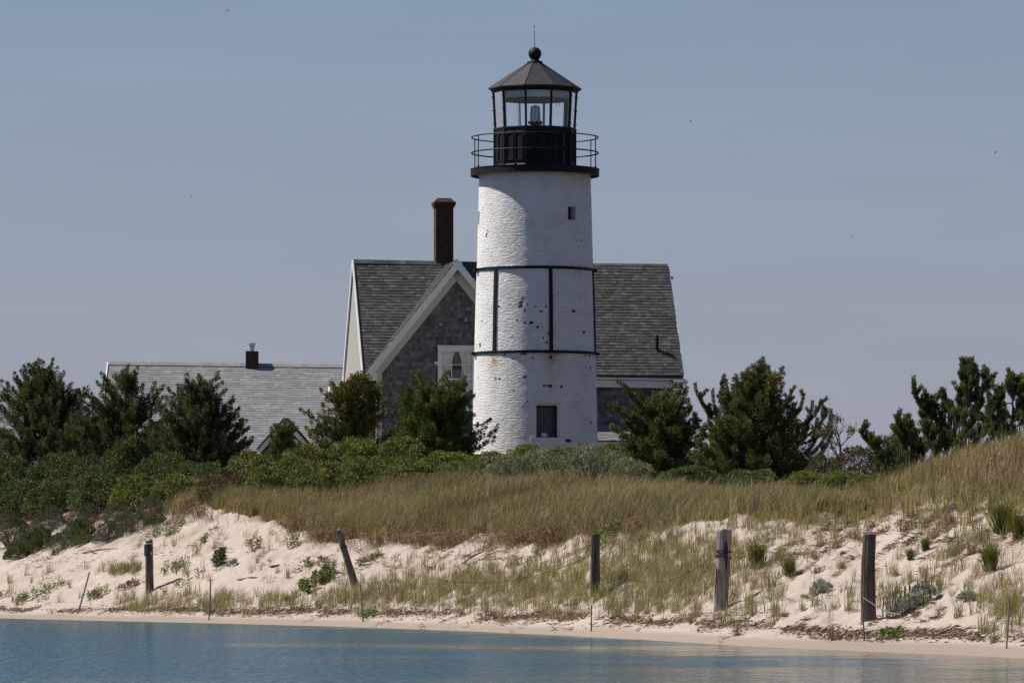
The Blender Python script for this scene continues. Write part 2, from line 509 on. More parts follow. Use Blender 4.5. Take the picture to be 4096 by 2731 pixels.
TU = np.concatenate([np.arange(-2500, -300, 60.0), np.arange(-300, 4400, 6.0), np.arange(4400, 7001, 60.0)])
TD = np.concatenate([np.arange(40, 76, 2.0), np.arange(76, 184, 0.25), np.arange(184, 300, 2.0)])
_cd, _cz = _ctrl(TU)
TZ = np.zeros((len(TU), len(TD)))
for i in range(len(TU)):
    d = np.concatenate([[_cd[i, 0] - 60, _cd[i, 0] - 6, ], _cd[i], [_cd[i, 5] + 8, _cd[i, 5] + 70, _cd[i, 5] + 120]])
    z = np.concatenate([[-2.4, -0.32], _cz[i], [_cz[i, 5] - 1.5, _cz[i, 5] - 1.7, -2.0]])
    zz = np.interp(TD, d, z)
    # soften the breaks of slope
    k = np.exp(-0.5 * (np.arange(-8, 9) / 3.5) ** 2); k /= k.sum()
    TZ[i] = np.convolve(np.pad(zz, 8, mode='edge'), k, 'valid')
TX = (TU[:, None] - CX) / FPX * TD[None, :]
TY = np.broadcast_to(TD[None, :], TX.shape)
SHORE = _cd[:, 0]
_above = np.clip((TZ - 0.12) / 0.5, 0, 1)
_bluff = np.clip((TD[None, :] - _cd[:, 2][:, None]) / 3.0, 0, 1)
relief = (fbm(TX * 0.55, TY * 0.55, 3, 4) - 0.5) * 0.42 + (fbm(TX * 1.9, TY * 1.4, 9, 3) - 0.5) * 0.20
# hollows and foot prints
relief += (fbm((TX + .55 * (TY - 100)) * 2.6, (TY - 100 - .55 * TX) * .35, 29, 2) - .5) * .26 * np.clip((TU[:, None] - 3100) / 250, 0, 1)
relief += (fbm(TX * 3.4, TY * 2.0, 27, 2) - 0.5) * 0.13
relief += -np.clip(fbm(TX * 3.1, TY * 2.2, 21, 2) - 0.62, 0, 1) * 0.45
edge = np.clip(1 - np.abs(TX - 0) / 60, 0, 1)
TZ = TZ + relief * _above * edge + (fbm(TX * 0.35, TY * 0.8, 5, 2) - 0.5) * 0.05 * np.clip(1 - np.abs(TZ) / 0.3, 0, 1)
_, TYS = proj(TX, TY, TZ)

def _bil(tab, u, D):
    iu = np.clip(np.searchsorted(TU, u) - 1, 0, len(TU) - 2); idd = np.clip(np.searchsorted(TD, D) - 1, 0, len(TD) - 2)
    a = np.clip((u - TU[iu]) / (TU[iu + 1] - TU[iu]), 0, 1); b = np.clip((D - TD[idd]) / (TD[idd + 1] - TD[idd]), 0, 1)
    return tab[iu, idd]*(1-a)*(1-b) + tab[iu+1, idd]*a*(1-b) + tab[iu, idd+1]*(1-a)*b + tab[iu+1, idd+1]*a*b

def zground(x, y):
    x = np.asarray(x, float); y = np.asarray(y, float)
    return _bil(TZ, CX + FPX * x / y, y)

def G(px, py):
    """Where the photograph's pixel meets the ground: x, y, z arrays (nearest to the camera first)."""
    px = np.atleast_1d(np.asarray(px, float)); py = np.atleast_1d(np.asarray(py, float))
    iu = np.clip(np.round(np.interp(px, TU, np.arange(len(TU)))).astype(int), 0, len(TU) - 1)
    ys = TYS[iu]
    hit = (ys <= py[:, None]) & (TD[None, :] > SHORE[iu][:, None] - 4)
    j = np.where(hit.any(1), hit.argmax(1), len(TD) - 50)
    j = np.clip(j, 1, len(TD) - 1)
    r = np.arange(len(px))
    y0, y1 = ys[r, j - 1], ys[r, j]
    t = np.clip((y0 - py) / np.where(np.abs(y0 - y1) < 1e-6, 1, y0 - y1), 0, 1)
    D = TD[j - 1] + t * (TD[j] - TD[j - 1])
    x = (px - CX) / FPX * D
    return x, D, _bil(TZ, px, D)

def G1(px, py):
    x, y, z = G(px, py)
    return Vector((float(x[0]), float(y[0]), float(z[0])))

def shore(u):
    return np.interp(u, TU, SHORE)

def bluff(u, k):
    return np.interp(u, TU, _cd[:, k])

# litter under the vegetation, wetness beside the water: where the ground itself differs
_veg = np.clip((TD[None, :] - (_cd[:, 3][:, None] - 0.5) + (fbm(TX * 0.8, TY * 0.8, 12, 3) - 0.5) * 3.0) / 1.5, 0, 1)
_right = np.clip((TU[:, None] - 3050) / 300, 0, 1)
_crest = np.clip((TD[None, :] - (_cd[:, 4][:, None] - 4.5) + (fbm(TX * 0.9, TY * 0.9, 14, 3) - 0.5) * 6.0) / 2.5, 0, 1)
_veg = _veg * np.where(TU[:, None] < 900, np.clip((TD[None, :] - _cd[:, 3][:, None] - 2.5 + (fbm(TX * .9, TY * .7, 16, 3) - .5) * 5) / 1.5, 0, 1), 1)
_veg = _veg * (1 - _right) + _crest * _right
_left = np.clip((900 - TU[:, None]) / 200, 0, 1) * np.clip((TD[None, :] - (_cd[:, 2][:, None] + 0.5)) / 3.5, 0, 1) * np.clip((fbm(TX * 1.3, TY * 1.0, 15, 3) - 0.42) * 6, 0, 1)
_veg = np.clip(_veg + _left * 0.8, 0, 1)
_wet = np.clip((0.18 + (fbm(TX * .5, TY * .2, 17, 3) - .5) * .12 - TZ) / 0.07, 0, 1)

def make_terrain():
    nu, nd = TX.shape
    V = np.stack([TX, TY, TZ], -1).reshape(-1, 3)
    i = np.arange(nu - 1)[:, None] * nd + np.arange(nd - 1)[None, :]
    q = np.stack([i, i + nd, i + nd + 1, i + 1], -1).reshape(-1, 4)
    m, nt, b, L = new_mat('dune_sand')
    n1 = noise_tex(nt, 0.8, 6, 0.65); n2 = noise_tex(nt, 9, 6, 0.75); n3 = noise_tex(nt, 40, 3, 0.6)
    c = ramp(nt, n1, [(0.3, (0.385, 0.325, 0.275)), (0.7, (0.465, 0.398, 0.340))])
    c = mixc(nt, c, ramp(nt, n2, [(0.28, (0.66, 0.62, 0.58)), (0.5, (1, 1, 1))]), 0.55, 'MULTIPLY')
    c = mixc(nt, c, ramp(nt, n3, [(0.3, 0.7), (0.45, 1.0)]), 0.5, 'MULTIPLY')
    av = node(nt, "ShaderNodeAttribute"); av.attribute_name = "veg"
    aw = node(nt, "ShaderNodeAttribute"); aw.attribute_name = "wet"
    lit = ramp(nt, n2, [(0.3, (0.055, 0.04, 0.024)), (0.6, (0.16, 0.12, 0.07))])
    c = mixc(nt, c, lit, av.outputs["Fac"])
    c = mixc(nt, c, (0.30, 0.245, 0.198), aw.outputs["Fac"])
    L.new(c, b.inputs["Base Color"]); b.inputs["Roughness"].default_value = 0.95; b.inputs["Specular IOR Level"].default_value = 0.1
    h = mixc(nt, n2, n3, 0.35)
    bump(nt, h, 0.55, 0.06, b)
    me = np_mesh("sand_ground", V, quads=q, mats=[m], smooth=True, attrs={"veg": _veg.ravel(), "wet": _wet.ravel()})
    o = put("sand_ground", me)
    tag(o, "pale sandy beach rising into the dune", kind='structure')
    # sea bed carried on to the horizon, below everything
    mb = MB(); S = 6000
    mb.poly([(-S, -S, -2.6), (S, -S, -2.6), (S, S, -2.6), (-S, S, -2.6)])
    tag(mb.build("sea_bed", m), "sandy sea bed under the water", kind='structure')
make_terrain()

def make_water():
    m, nt, b, L = new_mat('sea_water')
    tc = node(nt, "ShaderNodeTexCoord")
    def wave(sx, sy, detail, off):
        mp = node(nt, "ShaderNodeMapping"); mp.inputs["Scale"].default_value = (sx, sy, 1); mp.inputs["Location"].default_value = (off, off * 0.7, 0)
        n = node(nt, "ShaderNodeTexNoise"); n.inputs["Scale"].default_value = 1.0; n.inputs["Detail"].default_value = detail; n.inputs["Roughness"].default_value = 0.55
        L.new(tc.outputs["Object"], mp.inputs[0]); L.new(mp.outputs[0], n.inputs["Vector"])
        return n.outputs["Fac"]
    small = wave(4.6, 1.0, 4, 3.0); mid = wave(0.30, 0.35, 2, 11.0)
    b.inputs["Base Color"].default_value = (0.012, 0.066, 0.086, 1)
    b.inputs["IOR"].default_value = 1.33
    b.inputs["Roughness"].default_value = 0.06
    # breeze patches: rougher here, slick there
    calm = wave(0.13, 0.10, 3, 40.0)
    sp = node(nt, "ShaderNodeSeparateXYZ"); L.new(tc.outputs["Object"], sp.inputs[0])
    ma = node(nt, "ShaderNodeMath"); ma.operation = 'MULTIPLY_ADD'; L.new(sp.outputs[0], ma.inputs[0]); ma.inputs[1].default_value = -0.03; L.new(calm, ma.inputs[2])
    calm = ma.outputs[0]
    rg = ramp(nt, calm, [(0.32, 0.06), (0.56, 0.18)])
    L.new(rg, b.inputs["Roughness"])
    st = ramp(nt, calm, [(0.32, 0.20), (0.56, 1.0)])
    h = mixc(nt, small, mid, 0.36)
    bp = node(nt, "ShaderNodeBump"); bp.inputs["Distance"].default_value = 0.45
    L.new(st, bp.inputs["Strength"]); L.new(h, bp.inputs["Height"]); L.new(bp.outputs[0], b.inputs["Normal"])
    S = 6000
    mb = MB(); mb.poly([(-S, -S, 0), (S, -S, 0), (S, S, 0), (-S, S, 0)])
    tag(mb.build("sea_water", m), "calm blue green water in front of the beach", kind='structure')
make_water()

# ------------------------------------------------------------------ lighthouse
TYD = 175.0                                   # depth of the tower's axis
PM = FPX / TYD                                # photo pixels per metre there
TCX = P(2140, 1700, TYD).x
def zt(py): return Zp(py, TYD)
def tower_r(z):
    ys = [600, 715, 1055, 1220, 1410, 1640, 1800, 1900]
    rs = [221, 224, 232.5, 238.5, 243, 248, 251, 253]
    zs = [zt(y) for y in ys][::-1]
    return float(np.interp(z, zs, rs[::-1])) / PM
def tp(phi, r, z):
    return Vector((TCX + r * math.sin(phi), TYD - r * math.cos(phi), z))
def phi_of(px, py):
    return math.asin(max(-1, min(1, (px - 2140) / (tower_r(zt(py)) * PM))))

M['old_paint'] = plain('old_white_paint', (0.64, 0.64, 0.63), 0.8, 0.12, 5.0, spec=0.15, bmp=0.4)
def make_lighthouse():
    base_z = float(zground(TCX, TYD)) - 0.4
    root = thing("lighthouse", (TCX, TYD, base_z), "white painted brick lighthouse with black lantern room standing before the grey house", "lighthouse")
    NS = 144
    z_top = zt(690)
    rows = np.arange(base_z, z_top + 0.04, 0.078)
    nr = len(rows)
    rad = np.array([tower_r(z) for z in rows])
    ph = np.linspace(0, 2 * math.pi, NS, endpoint=False)
    PH, ZZ = np.meshgrid(ph, rows)
    R = rad[:, None] + (fbm(PH * 9, ZZ * 5.2, 2, 3) - 0.5) * 0.012
    # lap the seam so the uv runs clean
    ncol = NS + 1
    PHs = np.concatenate([PH, PH[:, :1] + 2 * math.pi], 1); Rs = np.concatenate([R, R[:, :1]], 1); Zs = np.concatenate([ZZ, ZZ[:, :1]], 1)
    V = np.stack([TCX + Rs * np.sin(PHs), TYD - Rs * np.cos(PHs), Zs], -1).reshape(-1, 3)
    UV = np.stack([PHs * 2.0, Zs], -1).reshape(-1, 2)
    # openings: (px0, px1, py0, py1)
    wins = [(2144, 2233, 1620, 1753, 'big'), (2269, 2298, 839, 892, 'slit'), (1912.6, 1917.6, 850, 902, 'slit')]
    hole = np.zeros((nr - 1, NS), bool)
    frames = []
    phc = ph + math.pi / NS
    zc = (rows[:-1] + rows[1:]) / 2
    wrap = lambda a: (a + math.pi) % (2 * math.pi) - math.pi
    for (x0, x1, y0, y1, kind) in wins:
        ym = (y0 + y1) / 2
        a0, a1 = phi_of(x0, ym), phi_of(x1, ym)
        jj = [j for j in range(NS) if a0 <= wrap(phc[j]) <= a1]
        ii = [i for i in range(nr - 1) if zt(y1) <= zc[i] <= zt(y0)]
        for i in ii: hole[i, jj] = True
        aa = wrap(phc[jj[0]]) - math.pi / NS; ab = aa + len(jj) * 2 * math.pi / NS
        frames.append((aa, ab, rows[ii[0]], rows[ii[-1] + 1], kind))
    # bricks that have lost their paint: photo centre and size
    bare = [(2093,1207,10,7),(2083,1225,14,8),(2110,1227,10,7),(2081,1241,22,8),(2099,1253,10,8),(2140,1241,10,7),(2165,1259,9,9),(2042,1229,8,6),
            (1997,1236,12,9),(2067,1294,16,10),(2094,1285,9,7),(2096,1304,14,8),(2123,1303,16,12),(2149,1320,18,12),(2048,1357,9,10),(2171,1362,10,9),
            (2186,1379,12,10),(2293,1253,18,9),(1928,1293,7,8),(1920,1379,9,10),(1921,1390,7,9),(2193,1344,6,8),(2184,1235,5,8),(2334,1336,12,14),
            (2095,1425,28,11),(2128,1440,8,7),(2199,1439,9,7),(2340,1428,12,10),(2357,1428,10,10),(2060,1441,6,8),(2020,1425,6,8),
            (2098,1518,22,9),(2001,1520,8,7),(1985,1520,6,7),(1914,1515,6,8),(2177,1553,10,9),(2199,1554,14,9),(2244,1555,14,8),
            (2053,1571,9,8),(2129,1605,14,11),(2110,1616,8,6),(2270,1768,26,10),(2360,1475,6,8),(2386,1730,6,14),(2362,1695,10,8),
            (1946,950,8,6),(1952,932,6,6),(2208,929,12,3),(2216,957,12,3),(2325,969,6,5),(2270,810,8,4)]
    mid = np.zeros((nr - 1, NS), int); bare_a = np.zeros(PHs.shape)
    for (x, y, w, h) in bare:
        a = phi_of(x, y); z = zt(y); rr = tower_r(z)
        dw = max(w / 2 / PM / (rr * max(0.25, math.cos(a))), 0.55 * math.pi / NS); dh = max(h / 2 / PM, 0.03)
        if h < 5: continue
        g_ = np.exp(-0.5 * ((wrap(PHs - a) / (dw * 1.0)) ** 2 + ((Zs - z) / (dh * 1.15)) ** 2))
        g_ = g_ / max(g_.max(), 1e-6) * np.where(g_.max() > .02, 1, 0)
        bare_a = np.maximum(bare_a, g_ * 0.68)
    q = []; mm = []
    for i in range(nr - 1):
        for j in range(NS):
            if hole[i, j]: continue
            q.append((i * ncol + j, i * ncol + j + 1, (i + 1) * ncol + j + 1, (i + 1) * ncol + j)); mm.append(mid[i, j])
    # rust runs below the hoops, brown grime under the gallery
    zf, pf = Zs.ravel(), wrap(PHs.ravel())
    rust = np.zeros(len(zf)); grime = np.zeros(len(zf))
    for (x, y, w, ln, s) in [(1978,1420,10,75,1.0),(1952,1420,5,20,.6),(1935,1420,5,20,.5),(2022,1418,6,22,.7),(2205,1415,20,60,.9),(2200,1420,6,90,.5),(2215,1416,40,60,.5),(1975,1440,26,110,.45),
                             (2130,1078,8,14,.6),(2180,1078,10,16,.7),(2270,1080,8,26,.6),(2296,1082,6,30,.7),(2318,1084,8,34,.7),(2340,1085,6,20,.5),(2376,1425,6,50,.6),
                             (2212,1200,4,140,.35),(2193,1290,5,150,.4),(1945,1090,18,40,.25),(1925,1100,12,60,.2)]:
        a = phi_of(x, y); z0 = zt(y); l = ln / PM; wd = w / PM / tower_r(z0)
        t = (z0 - zf) / l
        rust += s * np.exp(-0.5 * (wrap(pf - a) / wd) ** 2) * np.where((t > -0.02), np.exp(-np.clip(t, 0, 9) * 1.3), 0)
    tg = np.clip(1 - (z_top - zf) / 1.1, 0, 1)
    grime = tg ** 1.5 * (0.35 + 0.6 * np.clip(np.sin(pf * 0.9 - 0.1), 0, 1)) + 0.3 * np.clip(fbm(pf * 6, zf * 0.9, 33, 3) - 0.55, 0, 1) * 3
    me = np_mesh("brick_tower", V, quads=np.array(q), mats=[M['painted_brick'], M['bare_brick']], smooth=True, midx=mm, uv=UV, attrs={"bare": bare_a.ravel(), "rust": np.clip(rust, 0, 1), "grime": np.clip(grime, 0, 1)})
    tower = put("brick_tower", me, root)
    # window openings
    for (a0, a1, z0, z1, kind) in frames:
        rw = tower_r((z0 + z1) / 2); am = (a0 + a1) / 2
        dep = 0.42 if kind == 'big' else 0.28
        mb = MB()
        outer = [tp(a0, tower_r(z0), z0), tp(a1, tower_r(z0), z0), tp(a1, tower_r(z1), z1), tp(a0, tower_r(z1), z1)]
        inn = -Vector((math.sin(am), -math.cos(am), 0)) * dep
        inner = [p + inn for p in outer]
        for k in range(4):
            k2 = (k + 1) % 4
            mb.add([outer[k], outer[k2], inner[k2], inner[k]], [(0, 1, 2, 3)])
        rev = mb.build("window_reveal", M['white_trim'] if kind == 'big' else M['inner_white'], root)
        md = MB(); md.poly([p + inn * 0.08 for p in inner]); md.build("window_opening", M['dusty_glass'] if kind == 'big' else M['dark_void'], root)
        if kind != 'big': continue
        nrm = Vector((math.sin(am), -math.cos(am), 0)); sx = Vector((math.cos(am), math.sin(am), 0)); up = Vector((0, 0, 1))
        c = tp(am, rw, (z0 + z1) / 2); hw = (a1 - a0) / 2 * rw; hh = (z1 - z0) / 2
        fr = MB()
        for s in (-1, 1):
            fr.box(c + sx * s * (hw - 0.02) - nrm * 0.16, sx * 0.035, nrm * 0.04, up * hh)
        fr.box(c + up * (hh - 0.03) - nrm * 0.16, sx * (hw - 0.055), nrm * 0.04, up * 0.03)
        f = fr.build("window_frame", M['white_trim'], root)
        def curved(za, zb, aa_, ab_, e, name):
            k_ = MB(); n_ = 8; vs = []
            for q in range(n_ + 1):
                a_ = aa_ + (ab_ - aa_) * q / n_
                for rr, zz in ((-.05, za), (e, za), (e, zb), (-.05, zb)): vs.append(tp(a_, tower_r(zz) + rr, zz))
            fs = [(0, 1, 2, 3), (n_ * 4 + 3, n_ * 4 + 2, n_ * 4 + 1, n_ * 4)]
            for q in range(n_):
                b = q * 4; fs += [(b + t, b + 4 + t, b + 4 + (t + 1) % 4, b + (t + 1) % 4) for t in range(4)]
            k_.add(vs, fs); return k_.build(name, M['old_paint'], root)
        curved(z1 + .02, z1 + .40, a0 - .05, a1 + .05, .016, "lintel")
        curved(z0 - .34, z0 - .01, a0 - .07, a1 + .09, .045, "window_sill")
        # a pale stone left on the inner ledge
        ledge = c - up * hh - nrm * 0.1
        sp = MB(); sp.smooth = True
        pc = ledge - sx * 0.10
        sp.lathe((pc.x, pc.y, 0), [(0.001, pc.z + 0.005), (0.09, pc.z + 0.02), (0.125, pc.z + 0.075), (0.10, pc.z + 0.13), (0.05, pc.z + 0.165), (0.001, pc.z + 0.175)], 18)
        so = sp.build("beach_stone", M['stone'])
        tag(so, "pale rounded stone lying on the ledge of the lower tower window", "stone")
    # iron hoops and straps
    for py in (1082, 1416):
        z = zt(py); r = tower_r(z)
        mb = MB()
        mb.lathe((TCX, TYD, 0), [(r - 0.02, z - 0.048), (r + 0.045, z - 0.048), (r + 0.045, z + 0.048), (r - 0.02, z + 0.048)], 96, closed=True)
        for a in (math.radians(-78), math.radians(84)):
            mb.box(tp(a, r + 0.08, z), Vector((math.cos(a), math.sin(a), 0)) * 0.12, Vector((math.sin(a), -math.cos(a), 0)) * 0.06, (0, 0, 0.045))
        mb.build("iron_hoop", M['black_iron'], root)
    za, zb = zt(1416) + 0.05, zt(1082) - 0.05
    for deg in (-41.6, 15, 79, 135, 195, 255):
        a = math.radians(deg); mb = MB()
        t = Vector((math.cos(a), math.sin(a), 0))
        for k in range(8):
            zz0 = za + (zb - za) * k / 8; zz1 = za + (zb - za) * (k + 1) / 8
            mb.bar(tp(a, tower_r(zz0) + 0.015, zz0), tp(a, tower_r(zz1) + 0.015, zz1), 0.125, 0.06, t)
        mb.build("iron_strap", M['black_iron'], root)
    # gallery deck
    g0, g1, gr = zt(706), zt(678), 258 / PM
    mb = MB()
    mb.lathe((TCX, TYD, 0), [(1.2, g0 + 0.05), (gr - 0.05, g0 + 0.05), (gr - 0.05, g0), (gr, g0), (gr, g1 - 0.02), (gr + 0.015, g1 - 0.02), (gr + 0.015, g1), (1.2, g1)], 96, closed=True)
    mb.build("gallery_deck", M['black_iron'], root)
    # railing
    rr = 254 / PM
    rail = MB()
    rail.ring((TCX, TYD, zt(551)), rr, 0.022, 96); rail.ring((TCX, TYD, zt(613)), rr, 0.026, 96)
    ro = rail.build("gallery_railing", M['black_iron'], root)
    for deg in (-18, 27, 72, 117, 162, 207, 252, 297):
        a = math.radians(deg); pb = MB()
        pb.tube([tp(a, rr, g1), tp(a, rr, zt(548))], 0.019, 8); pb.tube([tp(a, rr, g1), tp(a, rr, g1 + 0.05)], 0.045, 8)
        pb.build("railing_post", M['black_iron'], ro)
    # lantern room: ten sides
    N = 10; off = math.radians(-13.2)
    av = [off + 2 * math.pi * k / N for k in range(N)]
    w0, w1 = g1, zt(520)
    rw_ = 164.5 / PM
    wall = MB()
    def decring(r, z): return [tp(a, r, z) for a in av]
    b0, b1 = decring(rw_, w0), decring(rw_, w1)
    i0, i1 = decring(rw_ - 0.09, w0), decring(rw_ - 0.09, w1)
    for k in range(N):
        k2 = (k + 1) % N
        wall.add([b0[k], b0[k2], b1[k2], b1[k]], [(0, 1, 2, 3)])
        wall.add([i0[k], i0[k2], i1[k2], i1[k]], [(3, 2, 1, 0)])
        wall.add([b1[k], b1[k2], i1[k2], i1[k]], [(0, 1, 2, 3)])
    wo = wall.build("lantern_wall", M['black_iron'], root, fix=False)
    fl = MB(); fl.lathe((TCX, TYD, 0), [(rw_ + 0.04, w0), (rw_ + 0.04, w0 + 0.07), (rw_, w0 + 0.12), (rw_ - 0.05, w0 + 0.12)], N, off)
    fl.build("base_moulding", M['black_iron'], wo)
    sl = MB(); sl.lathe((TCX, TYD, 0), [(rw_ - 0.1, w1), (rw_ + 0.03, w1), (rw_ + 0.03, w1 + 0.035), (rw_ - 0.1, w1 + 0.035)], N, off, closed=True)
    sl.build("lantern_sill", M['roof_iron'], wo)
    for k in range(N):
        pil = MB()
        o_ = Vector((math.sin(av[k]), -math.cos(av[k]), 0)); t_ = Vector((o_.y * -1, o_.x, 0))
        pil.box(b0[k] * 0.5 + b1[k] * 0.5, t_ * 0.045, o_ * 0.02, Vector((0, 0, (w1 - w0) / 2 - 0.005)))
        pil.build("corner_bar", M['black_iron'], wo)
        # two arched panels to each side
        k2 = (k + 1) % N
        e = (b0[k2] - b0[k]); W = e.length; e = e.normalized(); nn = Vector((e.y, -e.x, 0))
        if nn.dot(o_) < 0: nn = -nn
        for s in (0.29, 0.71):
            c0 = b0[k] + e * (W * s) + nn * 0.012
            hw, zb_, zs_ = W * 0.155, w0 + 0.24, w1 - 0.30
            pts = [c0 + e * -hw + Vector((0, 0, zb_ - w0)), c0 + e * -hw + Vector((0, 0, zs_ - w0))]
            pts += [c0 + e * (-hw * math.cos(t)) + Vector((0, 0, zs_ - w0 + hw * math.sin(t))) for t in (0.5, 1.05, 1.57, 2.1, 2.64)]
            pts += [c0 + e * hw + Vector((0, 0, zs_ - w0)), c0 + e * hw + Vector((0, 0, zb_ - w0)), c0 + e * -hw + Vector((0, 0, zb_ - w0))]
            pn = MB(); pn.tube(pts, 0.018, 5)
            pn.build("arched_panel", M['black_iron'], wo)
    # glazing
    q0, q1 = w1 + 0.035, zt(374)
    ra, rb = 163.5 / PM, 171 / PM
    m0, m1 = decring(ra - 0.03, q0), decring(rb - 0.03, q1)
    for k in range(N):
        mu = MB(); o_ = Vector((math.sin(av[k]), -math.cos(av[k]), 0)); t_ = Vector((-o_.y, o_.x, 0))
        mu.bar(m0[k], m1[k], 0.058, 0.07, t_)
        for f_ in (0.12, 0.5, 0.88):
            mu.box(m0[k].lerp(m1[k], f_) + o_ * 0.05, t_ * 0.014, o_ * 0.022, (0, 0, 0.014))
        u = mu.build("glazing_bar", M['black_iron'], root)
        li = MB(); li.bar(m0[k] - o_ * 0.055, m1[k] - o_ * 0.055, 0.062, 0.035, t_); li.build("inner_lining", M['inner_white'], u)
        g = MB(); k2 = (k + 1) % N
        g.poly([m0[k], m0[k2], m1[k2], m1[k]]); g.build("glass_pane", M['glass'], root)
    # roof
    re, ze, zf_, = 186.6 / PM, zt(357), zt(374)
    zc_ = zt(254); rc = 27 / PM
    # soffit and cornice
    cn = MB(); cn.lathe((TCX, TYD, 0), [(rb - 0.10, zf_ - 0.0), (rb + 0.01, zf_), (rb + 0.035, zf_ + 0.05), (re - 0.05, ze - 0.05), (re, ze - 0.03), (re, ze), (rb - 0.10, ze)], N, off, closed=True)
    cn.build("cornice", M['black_iron'], root)
    inr = MB(); inr.lathe((TCX, TYD, 0), [(rb - 0.12, zf_ - 0.24), (rb - 0.09, zf_ - 0.24), (rb - 0.09, zf_ + 0.02), (rb - 0.12, zf_ + 0.02)], N, off, closed=True)
    inr.build("ceiling_band", M['inner_white'], root)
    ce = MB(); ce.lathe((TCX, TYD, 0), [(0.0001, ze + 0.35), (rb - 0.13, zf_ + 0.01), (rb - 0.12, zf_ + 0.03), (0.0001, ze + 0.38)], N, off)
    ce.build("ceiling", M['inner_white'], root)
    rf = MB(); rf.lathe((TCX, TYD, 0), [(re + 0.01, ze - 0.02), (re + 0.01, ze + 0.015), (rc + 0.02, zc_), (rc - 0.1, zc_)], N, off)
    rof = rf.build("lantern_roof", M['roof_iron'], root)
    for k in range(N):
        rb_ = MB(); rb_.tube([tp(av[k], re + 0.005, ze + 0.012), tp(av[k], rc + 0.02, zc_)], 0.017, 6); rb_.build("roof_rib", M['black_iron'], rof)
    fi = MB(); fi.smooth = True
    rB = 26.3 / PM; zB = zt(216)
    prof = [(rc, zt(257)), (rc + 0.03, zt(256)), (rc + 0.03, zt(247)), (rc - 0.03, zt(246)), (20 / PM, zt(245)), (16 / PM, zt(239))]
    for t in np.linspace(-0.9, 1.57, 18): prof.append((max(0.0002, rB * math.cos(t)), zB + rB * math.sin(t)))
    fi.lathe((TCX, TYD, 0), prof, 36); fi.build("ball_finial", M['black_iron'], root)
    rd = MB(); tx = lambda px, py: P(px, py, TYD)
    rd.tube([tx(2139, 192), tx(2137.6, 150), tx(2136.5, 110)], [0.013, 0.011, 0.009], 6)
    rd.tube([tx(2136.5, 111), tx(2135.2, 102)], [0.009, 0.007], 5); rd.tube([tx(2136.5, 111), tx(2139, 102.5)], [0.008, 0.005], 5)
    rd.build("lightning_rod", M['black_iron'], root)
    # lens
    zb_ = zt(490); lens = MB(); lx = P(2141, 470, TYD)
    c = (lx.x, TYD, 0); S = 1 / PM
    lens.lathe(c, [(23.5 * S, zt(490)), (22 * S, zt(455)), (20 * S, zt(428)), (1 * S, zt(421))], 8, 0.39)
    lb = lens.build("beacon_lens", M['lens_glass'], root)
    ribs = MB()
    for s in (-1, 1):
        ribs.tube([(c[0] + s * 21 * S, TYD - 0.02, zt(455)), (c[0] + s * 15 * S, TYD - 0.05, zt(459)), (c[0] + s * 9 * S, TYD - 0.06, zt(470)), (c[0] + s * 5 * S, TYD - 0.06, zt(489))], 0.014, 6)
    ribs.tube([(c[0], TYD, zt(489)), (c[0], TYD, zt(431))], 0.03, 8)
    ribs.build("lens_core", M['metal'], lb)
    st = MB()
    st.lathe(c, [(9.5 * S, zt(560)), (9.5 * S, zt(508)), (15 * S, zt(504)), (20 * S, zt(498)), (28 * S, zt(496)), (28.5 * S, zt(491)), (1 * S, zt(490))], 20)
    for k in range(8):
        a = k * math.pi / 4 + 0.2; st.box((c[0] + 27 * S * math.sin(a), TYD - 27 * S * math.cos(a), zt(489.5)), (0.022, 0, 0), (0, 0.022, 0), (0, 0, 0.03))
    st.tube([(c[0] + 24 * S, TYD - .05, zt(495)), (c[0] + 20 * S, TYD - .05, zt(505)), (c[0] + 15 * S, TYD - .05, zt(514))], 0.02, 6)
    st.build("lamp_pedestal", M['black_iron'], root)
    wn_ = MB(); wn_.tube([P(2227, 393, 175.3), P(2227, 431, 175.3)], 0.007, 5); wn_.tube([P(2236, 410, 175.3), P(2238, 424, 175.3)], [0.016, 0.006], 5)
    wn_.build("hanging_cable", M['wire'], root)
make_lighthouse()

# ------------------------------------------------------------------ houses
def vary_col(base, var, rng):  # shifts a base colour at random for each shingle
    k = 1 + rng.uniform(-var, var)
    return tuple(max(0, c * k * (1 + rng.uniform(-0.04, 0.04))) for c in base)

def shingle_field(mb, O, u, v, L, exposure, tw, extent, palette, thick=0.02, seed=1, ragged=0.006, rowv=0.05):
    """Courses of separate shingle tabs laid up a slope. O: eave corner, u along, v up the slope (unit), extent(s)->(u0,u1)."""
    rng = random.Random(seed)
    O, u, v = Vector(O), Vector(u).normalized(), Vector(v).normalized()
    n = u.cross(v).normalized()
    k = 0
    while k * exposure < L - 0.02:
        s0 = k * exposure; s1 = min(s0 + exposure * 1.08, L)
        e0, e1 = extent(min(s0 + exposure * 0.5, L))
        x = e0 - rng.uniform(0, tw); rowk = 1 + rng.uniform(-rowv, rowv)
        while x < e1:
            w = tw * rng.uniform(0.6, 1.45)
            xa, xb = max(x + 0.003, e0), min(x + w - 0.003, e1)
            if xb - xa > 0.02:
                mb.col = tuple(c_ * rowk for c_ in vary_col(rng.choice(palette), 0.10, rng))
                sb = s0 + rng.uniform(-ragged, ragged)
                t = thick * rng.uniform(0.7, 1.3)
                a = O + u * xa + v * sb; b = O + u * xb + v * (sb + rng.uniform(-ragged, ragged) * 0.5)
                c = O + u * xb + v * s1; d = O + u * xa + v * s1
                mb.add([a, b, a + n * t, b + n * t, c + n * 0.003, d + n * 0.003], [(2, 3, 4, 5), (0, 1, 3, 2), (0, 2, 5), (1, 4, 3)])
            x += w
        k += 1

